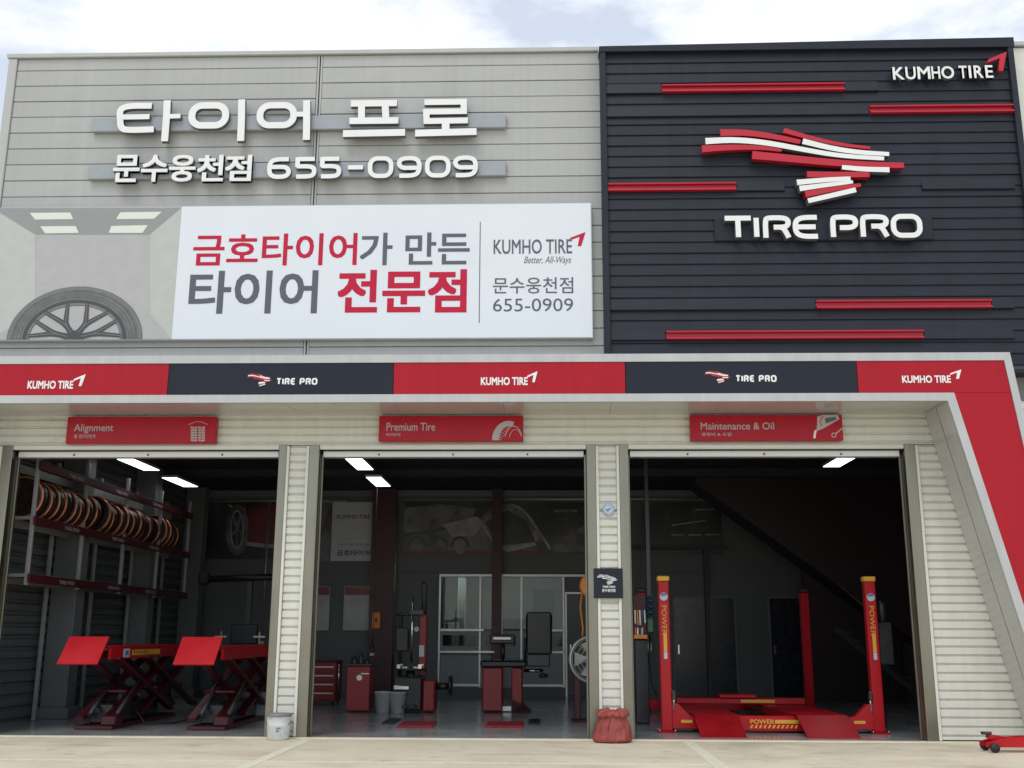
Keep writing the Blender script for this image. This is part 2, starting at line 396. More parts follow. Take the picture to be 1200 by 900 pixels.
def glyph(mb, ch, rect, wd, y0, y1, mi=0, mside=None):
    x0, x1, z0, z1 = rect; h = wd / 2; X0, X1, Z0, Z1 = x0 + h, x1 - h, z0 + h, z1 - h
    for k, (p, _) in enumerate(GLY[ch]):
        d = k * .0015
        if p == 'ring':
            mb.ribbon(rring((X0 + X1) / 2, (Z0 + Z1) / 2, (X1 - X0) / 2, (Z1 - Z0) / 2, min(X1 - X0, Z1 - Z0) * .38), wd, y0 - d, y1, mi, mside, closed=True)
        else:
            q = [(X0 + (X1 - X0) * u, Z1 - (Z1 - Z0) * v) for u, v in p]
            q = chaikin(q, 2) if len(q) > 2 else q
            mb.ribbon(q, wd, y0 - d, y1, mi, mside)
    return mb
# the winged emblem, traced once in its own frame: u 0..1 to the right, v 0..1 down
EMB = [(1, [(185, 138), (300, 138), (420, 155), (560, 185)], 34, 20), (1, [(485, 130), (600, 165), (740, 200), (885, 218)], 24, 12),
       (1, [(95, 215), (250, 208), (380, 212), (470, 226)], 34, 12), (1, [(330, 247), (500, 264), (700, 286), (870, 298), (1035, 302)], 38, 24),
       (0, [(112, 180), (250, 174), (400, 190), (560, 222), (740, 256), (945, 270)], 30, 18), (0, [(570, 185), (700, 220), (830, 241), (970, 250)], 27, 18),
       (0, [(745, 310), (840, 320), (965, 324)], 20, 24), (1, [(580, 342), (720, 345), (870, 345)], 28, 24),
       (0, [(530, 380), (650, 370), (780, 364)], 26, 18), (0, [(540, 409), (660, 394), (790, 380)], 26, 14),
       (1, [(565, 436), (700, 412), (825, 395)], 30, 14), (0, [(575, 467), (690, 442), (800, 418)], 22, 22)]
def emblem_strokes(rect):
    x0, x1, z0, z1 = rect; sx = (x1 - x0) / 940; sz = (z1 - z0) / 362
    for c, p, a, b in EMB:
        q = chaikin([(x0 + (u - 95) * sx, z1 - (v - 116) * sz) for u, v in p], 2)
        n = len(q); yield c, q, [(a + (b - a) * k / (n - 1)) * sz for k in range(n)]
def arrow(mb, rect, y0, y1, mi=0, mside=None):
    """the bent arrow beside the tyre maker's name"""
    x0, x1, z0, z1 = rect; W_, H_ = x1 - x0, z1 - z0
    p = [(0, .42), (.05, .60), (1.0, 1.0), (.72, .0), (.50, .0), (.62, .66)]
    q = [(x0 + u * W_, z0 + v * H_) for u, v in p]
    mb.prism([q[0], q[5], q[2], q[1]], y0, y1, mi, mside); mb.prism([q[5], q[4], q[3], q[2]], y0 - .0007, y1, mi, mside); return mb

# ------------------------------------------------------------------ ground and floor
g = MB(); g.add([(-300, -300, -.012), (300, -300, -.012), (300, 400, -.012), (-300, 400, -.012)], [(0, 1, 2, 3)])
structure(g, 'ground', 'concrete')
g = MB()
g.box(-14, 1.95, -2.79, -2.68, -.011, -.008); structure(g, 'painted_line', 'road_paint')
for x0, x1 in ((-3.20, -3.07), (1.80, 1.95)):
    g = MB(); g.box(x0, x1, -9, -2.795 if x0 > 0 else -2.795, -.011, -.0075); g.box(x0, x1, -2.675, -.10, -.011, -.0075); structure(g, 'painted_line', 'road_paint')
for pts in (((4.20, -1.62), (4.34, -1.66), (4.42, -1.60), (4.60, -1.63), (4.74, -1.58)), ((-6.8, -1.1), (-6.3, -1.16), (-5.9, -1.08), (-5.2, -1.15)), ((-.9, -1.9), (-.2, -1.82), (.5, -1.88))):
    g = MB(); h = .006
    for (xa, ya), (xb, yb) in zip(pts[:-1], pts[1:]): g.add([(xa, ya - h, -.0105), (xb, yb - h, -.0105), (xb, yb + h, -.0105), (xa, ya + h, -.0105)], [(0, 1, 2, 3)])
    structure(g, 'ground_crack', 'joint_grey')
g = MB(); g.box(-8.38, 8.2, -.085, .02, -.3, .004, c=.004); structure(g, 'threshold', 'threshold')
g = MB(); g.box(-8.3, 8.1, .02, 10.2, -.3, 0); structure(g, 'floor', 'shop_floor')

# ------------------------------------------------------------------ the building
XL, XR, ZT, BK, CEIL = -8.38, 8.2, 10.20, 10.0, 4.65
bld = thing('tire_shop_building', 'grey and charcoal metal clad tyre shop building with three open service bays', 'building', (0, 5, 0))
# shell: side walls, rear wall, roof, intermediate ceiling
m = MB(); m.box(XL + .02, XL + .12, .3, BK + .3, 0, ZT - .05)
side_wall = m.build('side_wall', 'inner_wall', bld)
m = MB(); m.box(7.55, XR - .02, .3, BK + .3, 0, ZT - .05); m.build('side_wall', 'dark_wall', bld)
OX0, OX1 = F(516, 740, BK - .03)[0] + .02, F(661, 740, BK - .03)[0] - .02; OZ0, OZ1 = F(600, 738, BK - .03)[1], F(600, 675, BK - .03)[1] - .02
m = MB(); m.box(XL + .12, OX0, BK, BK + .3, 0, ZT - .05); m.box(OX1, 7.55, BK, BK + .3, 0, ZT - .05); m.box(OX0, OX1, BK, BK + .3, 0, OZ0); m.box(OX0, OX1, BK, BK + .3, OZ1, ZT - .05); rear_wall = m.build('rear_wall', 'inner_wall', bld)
m = MB(); m.box(OX0 - .8, OX1 + 1.2, 13.2, 13.3, 0, 2.9); m.box(OX0 - .9, OX0 - .8, BK + .3, 13.3, 0, 2.9); m.box(OX1 + 1.2, OX1 + 1.3, BK + .3, 13.3, 0, 2.9); m.box(OX0 - .9, OX1 + 1.3, BK + .3, 13.3, 2.85, 2.95); m.box(OX0 - .9, OX1 + 1.3, BK + .3, 13.3, -.05, .02)
office = m.build('office_room', 'office_wall', bld)
for k_, px_k in enumerate((531, 578, 632)):
    x_, z_ = F(px_k, 678.5, 11.4)[0], 2.72
    m = MB(); m.lathe([(.001, .0), (.075, .0), (.085, .02), (.085, .13), (.001, .13)], (x_, 11.4, z_), n=16); m.build('downlight', 'downlight', office)
x_ = F(541, 720, 12)[0]; m = MB(); m.box(x_ - .10, x_ + .10, 12.0, 12.2, .021, 2.84); m.build('office_column', 'print_white', office)
x_ = F(600, 720, 12.4)[0]; m = MB(); m.box(x_ - .3, x_ + .45, 12.2, 12.7, .021, 1.75, c=.02); m.build('office_cabinet', 'dark_steel', office)
x_ = F(636, 720, 12.4)[0]; m = MB(); m.box(x_ - .25, x_ + .25, 13.12, 13.19, 1.2, 2.5); m.build('office_poster', 'tool_green', office)
x_ = F(560, 720, 12.4)[0]; m = MB(); m.box(x_ - .9, x_ - .1, 12.6, 13.1, .021, 1.62, c=.02); m.build('office_shelf', 'banner_grey', office)
m = MB(); m.box(XL + .05, XR - .05, .3, BK + .3, ZT - .05, ZT + .05); m.build('roof', 'grey_trim', bld)
m = MB(); m.box(XL + .12, 7.55, .3, BK, CEIL, CEIL + .15); ceiling = m.build('ceiling', 'inner_ceiling', bld)
for yy in (3.2, 6.6):
    m = MB(); m.box(XL + .12, 7.55, yy, yy + .2, CEIL - .16, CEIL - .002); m.build('ceiling_beam', 'inner_ceiling', ceiling)
m = MB(); m.box(XL + .12, 7.55, BK - .03, BK - .002, 4.52, CEIL - .002); m.build('wall_rail', 'inner_column', rear_wall)
# profiled inner left wall
m = MB(); z = .05
while z < CEIL - .1:
    m.add([(XL + .122, .3, z), (XL + .122, BK, z), (XL + .165, BK, z + .03), (XL + .165, .3, z + .03), (XL + .165, BK, z + .12), (XL + .165, .3, z + .12), (XL + .122, BK, z + .15), (XL + .122, .3, z + .15)],
          [(0, 1, 2, 3), (3, 2, 4, 5), (5, 4, 6, 7)]); z += .18
m.build('profiled_sheet', 'inner_wall', side_wall)
for yy in (2.9, 6.2, 9.3):
    m = MB(); m.box(XL + .17, XL + .60, yy, yy + .36, .18, CEIL - .01, c=.01); c_ = m.build('column', 'inner_column', side_wall)
    m = MB(); m.box(XL + .17, XL + .68, yy - .08, yy + .44, .001, .18, c=.01); m.build('column_base', 'inner_column', c_)

# upper front wall with horizontal sandwich panels, joints recessed
m = MB(); m.box(XL + .03, XR - .03, .06, .30, 4.0, ZT - .03); upper = m.build('upper_wall', 'joint_grey', bld)
pitch = (9.934 - 7.814) / 8
zj = 9.934
rows = [(zj, ZT - .06)] + [(zj - pitch * (k + 1), zj - pitch * k) for k in range(19)]
for (xa, xb) in ((XL + .14, -3.50), (-3.42, .90), (.90, 7.05)):
    mb = MB(); mb.box(0, xb - xa - .006, 0, .075, 0, pitch - .010, c=.006)
    me = mb.mesh('wall_panel', 'grey_panel')
    for k, (z0, z1) in enumerate(rows):
        if xa > .5 and 0 < k: continue
        if k == 0:
            mt = MB(); mt.box(0, xb - xa - .006, 0, .075, 0, z1 - z0 - .012, c=.007); piece(mt.mesh('wall_panel', 'grey_panel'), 'wall_panel', upper, (xa, 0, z0 + .006))
        else: piece(me, 'wall_panel', upper, (xa, random.uniform(-.003, .003), z0 + .007))
for xa in (-3.498, -3.450):
    m = MB(); m.box(xa, xa + .028, -.006, .07, 4.5, ZT - .07, c=.004); m.build('joint_cover', 'grey_trim', upper)
m = MB(); m.box(XL, XL + .135, -.03, .34, 4.42, ZT - .065, c=.008); m.build('corner_trim', 'grey_trim', upper)
m = MB(); m.box(XL - .03, .86, -.05, .45, ZT - .06, ZT + .012, c=.008); m.build('roof_flashing', 'grey_trim', upper)
m = MB(); m.box(XR - .14, XR, -.03, .34, 5.0, ZT - .065, c=.008); m.build('corner_trim', 'grey_trim', upper)
m = MB(); m.box(7.14, XR - .142, .0, .058, 5.0, ZT - .08); m.build('flat_panel', 'cream_trim', upper)
m = MB(); m.box(7.14, XR + .03, -.05, .45, ZT - .06, ZT + .012, c=.008); m.build('roof_flashing', 'grey_trim', upper)

# lower front wall: profiled cream sheet, trims, stainless jambs, lintels
def profiled(x0, x1, z0, z1, y, pitch=.1145, depth=.030):
    mb = MB(); z = z1; pts = []
    while z > z0:
        for dz, dy in ((0, depth), (-.018, depth), (-.034, 0), (-pitch + .004, 0)):
            if z + dz > z0: pts.append((y + dy, z + dz))
        z -= pitch
    pts.append((y, z0)); vs, fs = [], []
    for yy, zz in pts: vs += [(x0, yy, zz), (x1, yy, zz)]
    for k in range(len(pts) - 1): fs.append((2 * k, 2 * k + 1, 2 * k + 3, 2 * k + 2))
    mb.add(vs, fs); return mb
OPEN = [(-7.63, -3.775), (-3.195, .60), (1.19, 5.052)]
HEAD = 3.865
m = MB(); m.box(XL + .03, XR - .03, .06, .30, HEAD + .12, 4.0)
for a, b in ((XL + .03, OPEN[0][0]), (OPEN[0][1], OPEN[1][0]), (OPEN[1][1], OPEN[2][0]), (OPEN[2][1], XR - .03)):
    m.box(a + (.02 if a > -8 else 0), b - (.02 if b < 8 else 0), .06, .30, 0, HEAD + .118)
lower = m.build('lower_wall', 'joint', bld)
profiled(XL + .02, XR - .02, HEAD + .115, 4.60, .0).build('profiled_sheet', 'cream_sheet', lower)
for a, b in ((XL + .02, OPEN[0][0] - .20), (OPEN[0][1] + .158, OPEN[1][0] - .185), (OPEN[1][1] + .172, OPEN[2][0] - .172), (OPEN[2][1] + .20, XR - .02)):
    profiled(a, b, .02, HEAD + .112, .004).build('profiled_sheet', 'cream_sheet', lower)
profiled(7.0, XR - .02, 4.6, 5.05, .0).build('profiled_sheet', 'cream_sheet', lower)
for k, (a, b) in enumerate(OPEN):
    jl, jr = ((.15, .115), (.145, .132), (.132, .15))[k]
    for x0, x1 in ((a - jl, a), (b, b + jr)):
        m = MB(); m.box(x0, x1, -.022, .26, 0, HEAD + .113, c=.006); j = m.build('door_jamb', 'stainless', lower)
        inn = a if x1 == a else b; s_ = 1 if x1 == a else -1
        m = MB(); m.box(inn + s_ * .001, inn + s_ * .028, .16, .20, .005, HEAD, c=.004); m.build('shutter_guide', 'stainless', j)
        xt = x0 if x1 == a else x1
        m = MB(); m.box(xt - .038 if x1 == a else xt, xt if x1 == a else xt + .038, -.030, .05, .01, HEAD + .10, c=.005); m.build('edge_trim', 'cream_trim', lower)
    m = MB(); m.box(a + .001, b - .001, -.012, .055, HEAD + .052, HEAD + .112, c=.006); m.build('lintel', 'cream_trim', lower)
    m = MB(); m.box(a + .03, b - .03, .10, .24, HEAD - .045, HEAD + .045, c=.006)
    sr = m.build('shutter_bottom_rail', 'light_metal', lower)
    m = MB(); m.box(a + .002, b - .002, .241, .31, HEAD - .02, CEIL); m.build('shutter_box', 'inner_ceiling', lower)
    for q in (.22, .5, .78):
        m = MB(); m.box(a + (b - a) * q - .012, a + (b - a) * q + .012, .09, .099, HEAD - .02, HEAD + .004); m.build('shutter_bolt', 'dark_steel', sr)

# charcoal feature wall with lap boards
fw = MB(); FWY = -.20; FX0, FX1, FZ0, FZ1 = .872, 7.10, 4.98, 10.085
fw.box(FX0 + .03, FX1 - .03, FWY + .06, .058, FZ0 + .02, FZ1 - .03); feature = fw.build('feature_wall', 'joint', bld)
bp_ = .1704
mb = MB(); xx0, xx1 = FX0 + .09, FX1 - .09
mb.add([(xx0, FWY + .052, bp_), (xx1, FWY + .052, bp_), (xx1, FWY + .034, .014), (xx0, FWY + .034, .014), (xx1, FWY + .038, .006), (xx0, FWY + .038, .006), (xx1, FWY + .058, .003), (xx0, FWY + .058, .003)],
       [(0, 1, 2, 3), (3, 2, 4, 5), (5, 4, 6, 7), (0, 3, 5, 7), (1, 6, 4, 2)])
mb.v = [(x - xx0, y, z) for x, y, z in mb.v]
mesh_board = mb.mesh('board', 'charcoal')
z = FZ1 - .07 - bp_
while z > FZ0 - .02: piece(mesh_board, 'board', feature, (xx0, random.uniform(-.002, .002), z)); z -= bp_
for xa in (FX0, FX1 - .088):
    m = MB(); m.box(xa, xa + .088, FWY - .02, .055, FZ0, FZ1, c=.006); m.build('edge_trim', 'charcoal', feature)
m = MB(); m.prism([(FX0 - .012, FZ1 - .07), (FX1 + .012, FZ1 - .07), (FX1 + .012, FZ1 + .085), (FX0 - .012, FZ1 + .02)], FWY - .032, .30); m.build('top_trim', 'charcoal', feature)
m = MB(); m.box(FX0 - .004, FX1 + .004, FWY - .03, .055, FZ0 - .03, FZ0 + .03, c=.006); m.build('bottom_trim', 'charcoal', feature)
def channel(x0, x1, zc, h, red):
    y = FWY - .02; mb = MB(); t = .036
    prof = [(FWY + .03, h / 2), (y, h / 2 - .012), (y, h / 2 - t), (y + .045, h / 2 - t - .006), (y + .045, -h / 2 + t + .016), (y, -h / 2 + t), (y - .004, -h / 2 + .008), (FWY + .03, -h / 2)]
    if not red: prof = [(FWY + .04, h / 2 + .03), (y + .030, -h / 2 + .010), (y + .034, -h / 2), (FWY + .045, -h / 2)]
    n = len(prof); vs = [(x, py, zc + pz) for x in (x0, x1) for py, pz in prof]
    fs = [(k, (k + 1) % n, n + (k + 1) % n, n + k) for k in range(n)] + [tuple(range(n)), tuple(range(2 * n - 1, n - 1, -1))]
    mb.add(vs, fs)
    mb.build('red_stripe' if red else 'ledge', 'red_stripe' if red else 'charcoal', feature)
def chz(px, py): return F(px, py, FWY - .02)
for (a, b, ya, segs) in ((776, 990, 101.5, [(708, 775, 0), (991, 1030, 0)]), (1020, 1193, 126.5, [(708, 1019, 0)]), (710, 863, 218, [(864, 920, 0), (1082, 1191, 0)]),
                         (957, 1163, 355.5, [(708, 956, 0), (1164, 1190, 0)]), (781, 1083, 391.5, [(708, 780, 0), (1084, 1190, 0)])):
    zc = chz((a + b) / 2, ya)[1]; h = .140
    channel(max(chz(a, ya)[0], FX0 + .092), min(chz(b, ya)[0], FX1 - .092), zc, h, True)
    for (s0, s1, _) in segs: channel(max(chz(s0, ya)[0], FX0 + .092), min(chz(s1, ya)[0], FX1 - .092), zc, h, False)

# ------------------------------------------------------------------ wall lettering
def zpt(ox, oy, s, pts, y): return [F(ox + u / s, oy + v / s, y) for u, v in pts]
sg = thing('channel_letter_sign', 'white raised Korean channel letters on grey rail, upper line on grey wall', 'sign', (F(350, 150)[0], 0, F(350, 150)[1]))
YL0, YL1 = -.165, -.086
m = MB(); r_ = PR(108, 593, 135.5, 151.5, -.09); m.box(r_[0], r_[1], -.085, -.012, r_[2], r_[3], c=.01); m.build('rail', 'rail_grey', sg)
PX = 1 / 82.0
def letter(parent, strokes, ox, oy, s, name='letter', y0=YL0, y1=YL1):
    mb = MB()
    for k, st in enumerate(strokes):
        if st[0] == 'ring':
            _, cx, cy, hx, hy, wd = st; (x0, z0) = F(ox + (cx - hx) / s, oy + cy / s, y0); (x1, _z) = F(ox + (cx + hx) / s, oy + cy / s, y0)
            (_x, za) = F(ox + cx / s, oy + (cy - hy) / s, y0); (_x, zb) = F(ox + cx / s, oy + (cy + hy) / s, y0)
            mb.ribbon(rring((x0 + x1) / 2, (za + zb) / 2, (x1 - x0) / 2, (za - zb) / 2, (za - zb) * .46, 7), wd / s * PX, y0 - k * .002, y1, 0, 1, closed=True)
        else:
            pts, wd, sm = st; p = zpt(ox, oy, s, pts, y0); p = chaikin(p, 2) if sm else p
            mb.ribbon(p, wd / s * PX, y0 - k * .002, y1, 0, 1)
    return mb.build(name, ['white_letter', 'letter_return'], parent)
S1, S2 = 5.217, 4.615
letter(sg, [([(302, 72), (160, 72), (108, 92), (106, 140), (112, 214), (170, 221), (314, 216)], 42, 1), ([(118, 142), (288, 139)], 36, 0), ([(397, 40), (392, 140), (380, 290)], 46, 0), ([(408, 138), (478, 136)], 32, 0)], 120, 110, S1)
letter(sg, [('ring', 650, 131, 103, 61, 46), ([(852, 34), (850, 150), (845, 288)], 46, 0)], 120, 110, S1)
letter(sg, [('ring', 1066, 130, 103, 61, 44), ([(1178, 124), (1235, 124)], 34, 0), ([(1249, 40), (1249, 150), (1247, 282)], 46, 0)], 120, 110, S1)
letter(sg, [([(282, 98), (532, 95)], 40, 0), ([(340, 112), (340, 180)], 40, 0), ([(468, 110), (472, 178)], 40, 0), ([(275, 193), (540, 190)], 40, 0), ([(240, 262), (576, 255)], 42, 0)], 350, 100, S2)
letter(sg, [([(680, 91), (893, 88), (893, 139), (690, 142), (692, 193), (915, 189)], 36, 0), ([(795, 205), (795, 240)], 44, 0), ([(630, 259), (962, 250)], 42, 0)], 350, 100, S2)

sg = thing('channel_letter_sign', 'smaller white raised branch name and phone number on grey rail below big letters', 'sign', (F(350, 195)[0], 0, F(350, 195)[1]))
m = MB(); r_ = PR(104, 593, 190.5, 207.5, -.09); m.box(r_[0], r_[1], -.085, -.012, r_[2], r_[3], c=.01); m.build('rail', 'rail_grey', sg)
W5 = (296 - 132) / 5
for k, ch in enumerate('문수웅천점'):
    x0 = 132 + k * W5; text(ch, PR(x0 + .6, x0 + W5 - 1.0, 181.5, 213.5 - k * .3, YL0), YL0, .079, bold=.024, mi=0, mside=1).build('letter', ['white_letter', 'letter_return'], sg)
for ch, a, b in (('6', 313, 341), ('5', 345, 371), ('5', 374, 400), ('-', 405, 428), ('0', 431, 461), ('9', 465, 494), ('0', 498, 528), ('9', 531, 560)):
    d = (a - 436) * .009
    glyph(MB(), ch, PR(a, b, 183 - d, 208.5 - d, YL0), 5.6 * PX, YL0, YL1, 0, 1).build('letter', ['white_letter', 'letter_return'], sg)

# emblem, TIRE PRO and KUMHO TIRE on the charcoal wall
em = thing('emblem_sign', 'raised red and white winged stroke emblem on charcoal wall', 'emblem', (4.0, FWY, 8.2))
ye = FWY - .085
for k, (c, q, wd) in enumerate(emblem_strokes(PR(823.5, 1059, 149, 239.5, ye))):
    mb = MB(); mb.ribbon(q, wd, ye - k * .004, FWY - .005, 0, 1); mb.build('stroke', ['red_letter', 'red_stripe'] if c else ['white_letter', 'letter_return'], em)
tp = thing('channel_letter_sign', 'white raised TIRE PRO letters on charcoal wall under the emblem', 'sign', (4.0, FWY, 7.2))
r_ = PR(838, 1096, 253, 279, FWY - .07); m = MB(); m.box(r_[0], r_[1], FWY + .008, FWY + .05, r_[2], r_[3], c=.01); m.build('rail', 'charcoal', tp)
yt = FWY - .10
for ch, a, b in (('T', 848, 882), ('I', 881, 892), ('R', 894, 927), ('E', 929, 961), ('P', 973, 1006), ('R', 1008, 1042), ('O', 1044, 1081)):
    d = (a - 960) * .011; glyph(MB(), ch, PR(a, b, 251.5 - d, 279.5 - d, yt), 6.2 * PX, yt, FWY + .006, 0, 1).build('letter', ['white_letter', 'letter_return'], tp)
kt = thing('letter_sign', 'white KUMHO TIRE letters with red bent arrow in top corner of charcoal wall', 'sign', (6.3, FWY, 9.6))
yk = FWY - .07
xs = [(1046, 1059.5, 'K'), (1061, 1073, 'U'), (1075, 1090, 'M'), (1091.5, 1101.5, 'H'), (1103, 1118, 'O'), (1123.5, 1133, 'T'), (1135, 1138, 'I'), (1141, 1152, 'R'), (1154.5, 1163.5, 'E')]
for a, b, ch in xs:
    d = (a - 1100) * .02; text(ch, PR(a, b, 77.6 - d, 92.4 - d, yk), yk, .06, bold=.018, mside=1).build('letter', ['white_letter', 'letter_return'], kt)
arrow(MB(), PR(1157, 1181, 60.5, 83, yk), yk, FWY - .01).build('arrow', 'red_letter', kt)

# ------------------------------------------------------------------ billboard
bb = thing('billboard', 'wide white advertising billboard with red and grey Korean slogan on grey wall', 'billboard', (-3.8, -.1, 5.5))
BX0, BX1, BZ0, BZ1, BY = -8.36, .716, 5.515, 7.60, -.12
XS = -5.417
m = MB(); m.box(BX0, BX1, BY + .012, -.02, BZ0, BZ1); m.build('frame', 'silver_trim', bb)
m = MB(); m.box(XS, BX1 - .012, BY, BY + .0115, BZ0 + .012, BZ1 - .012); m.build('panel', 'billboard_white', bb)
m = MB(); m.box(BX0 + .012, XS, BY, BY + .0115, BZ0 + .012, BZ1 - .012); pic = m.build('picture_panel', 'room_back', bb)
def Z8(*pts): return [F(u / 5.4545, 240 + v / 5.4545, BY) for u, v in pts]
def clampp(p): return [(min(max(x, BX0 + .013), XS - .001), min(max(z, BZ0 + .013), BZ1 - .013)) for x, z in p]
MB().sheet(clampp(Z8((-40, 20), (1160, 20), (960, 190), (225, 190))), BY - .002).build('printed_ceiling', 'room_ceiling', pic)
MB().sheet(clampp(Z8((-60, 20), (225, 190), (225, 700), (-60, 870))), BY - .0022).build('printed_wall', 'room_side', pic)
MB().sheet(clampp(Z8((1165, 20), (960, 190), (960, 700), (1125, 870))), BY - .0024).build('printed_wall', 'room_side', pic)
for q in (((190, 52), (450, 50), (468, 92), (225, 95)), ((258, 138), (485, 136), (503, 180), (290, 183)), ((770, 48), (1035, 45), (985, 90), (742, 92)), ((712, 136), (945, 130), (912, 180), (695, 180))):
    MB().sheet(Z8(*q), BY - .004).build('printed_lamp', 'room_lamp', pic)
(tcx, tcz) = F(87, 396.8, BY); tcz = BZ0 + .014
def half(rx, rz, n=36): return [(tcx + rx * math.cos(math.pi * k / n), tcz + rz * math.sin(math.pi * k / n)) for k in range(n + 1)]
def halfring(a, b, mi, y):
    o, i = half(*a), half(*b); mb = MB()
    for k in range(len(o) - 1): mb.sheet([o[k], o[k + 1], i[k + 1], i[k]], y, mi)
    return mb
px_ = .01225
halfring((82 * px_, 66 * px_), (63 * px_, 49 * px_), 0, BY - .005).build('printed_tyre', 'print_tyre', pic)
halfring((80 * px_, 64.5 * px_), (78 * px_, 62.8 * px_), 0, BY - .006).build('printed_tyre_edge', 'print_rim', pic)
for rr_, w_ in ((75, .7), (70, .5), (66, .5)): halfring((rr_ * px_, rr_ * .8 * px_), ((rr_ - w_) * px_, (rr_ - w_) * .8 * px_), 0, BY - .0058).build('printed_tyre_line', 'print_rim_dark', pic)
halfring((63 * px_, 49 * px_), (55 * px_, 42 * px_), 0, BY - .0054).build('printed_rim', 'print_rim_dark', pic)
halfring((58 * px_, 45 * px_), (55.5 * px_, 42.5 * px_), 0, BY - .0066).build('printed_rim', 'print_rim', pic)
mb, mh = MB(), MB()
for k, (a0, a1, a2) in enumerate(((18, 4, 30), (62, 48, 78), (118, 102, 132), (162, 150, 176))):
    hubp = (tcx + 9 * px_ * math.cos(R(a0)), tcz + .012 + 8 * px_ * math.sin(R(a0))); mid = (tcx + 26 * px_ * math.cos(R(a0)), tcz + .012 + 20 * px_ * math.sin(R(a0)))
    for q_, (aa) in enumerate((a1, a2)):
        tip = (tcx + 57 * px_ * math.cos(R(aa)), tcz + .012 + 44 * px_ * math.sin(R(aa))); d_ = BY - .0075 - (k * 2 + q_) * 2e-4
        cv = chaikin([hubp, mid, ((mid[0] + tip[0]) / 2, (mid[1] + tip[1]) / 2), tip], 2)
        mb.ribbon(cv, [(7.5 - 3.5 * u / (len(cv) - 1)) * px_ for u in range(len(cv))], d_, d_ + .0001)
        mh.ribbon(cv, .9 * px_, d_ - .0022, d_ - .0021)
mb.sheet(half(12 * px_, 11 * px_, 14), BY - .0098); mb.build('printed_spokes', 'print_rim_dark', pic); mh.build('printed_spoke_edges', 'print_rim', pic)
def bt(body, a, b, c, d, matn, bold=.0, shear=0, nm='lettering'):
    return text(body, PR(a, b, c, d, BY), BY - .003, 0, bold, shear).build(nm, matn, bb)
bt('금호타이어', 226.5, 418.5, 273.8, 311.2, 'print_red', .016)
bt('가', 422, 460, 272.8, 310.8, 'print_grey', .016); bt('만든', 475, 550.5, 272.4, 310, 'print_grey', .016)
bt('타이어', 221.7, 372.3, 317.2, 367.5, 'print_grey', .020); bt('전문점', 395.6, 547, 316, 366.5, 'print_red', .026)
bt('KUMHO TIRE', 578.5, 670.3, 280.5, 297.5, 'print_grey', .008); bt('Better, All-Ways', 614, 669.5, 300.5, 311, 'print_grey', -.006, .35)
bt('문수웅천점', 577.7, 671.7, 325, 344, 'print_grey', .004); bt('655-0909', 577.7, 671.7, 349.8, 365, 'print_grey', .0)
arrow(MB(), PR(667.5, 686.3, 272, 288.5, BY), BY - .003, BY - .0005).build('arrow', 'print_red', bb)
m = MB(); a_, b_ = F(563, 260, BY), F(561.5, 378.5, BY); m.box(a_[0] - .008, a_[0] + .004, BY - .003, BY - .0005, b_[1], a_[1]); m.build('divider', 'print_grey', bb)

# ------------------------------------------------------------------ portal canopy
cp = thing('entrance_canopy', 'portal shaped canopy with red and charcoal fascia and leaning red leg', 'canopy', (0, -.45, 0))
CY0 = -.90; ZS, ZF0, ZF1, ZC = 4.405, 4.515, 4.957, 5.068
cxm = (OPEN[0][0] + OPEN[2][1]) / 2
def mir(x): return 2 * cxm - x
ii = lambda z: 5.379 + (4.39 - z) * .2265     # inner edge of the leg at height z (trim edge)
ir = lambda z: ii(z) + .118                    # start of the red face
oo = lambda z: 6.256 + (5.075 - z) * .118      # outer edge
orr = lambda z: oo(z) - .10
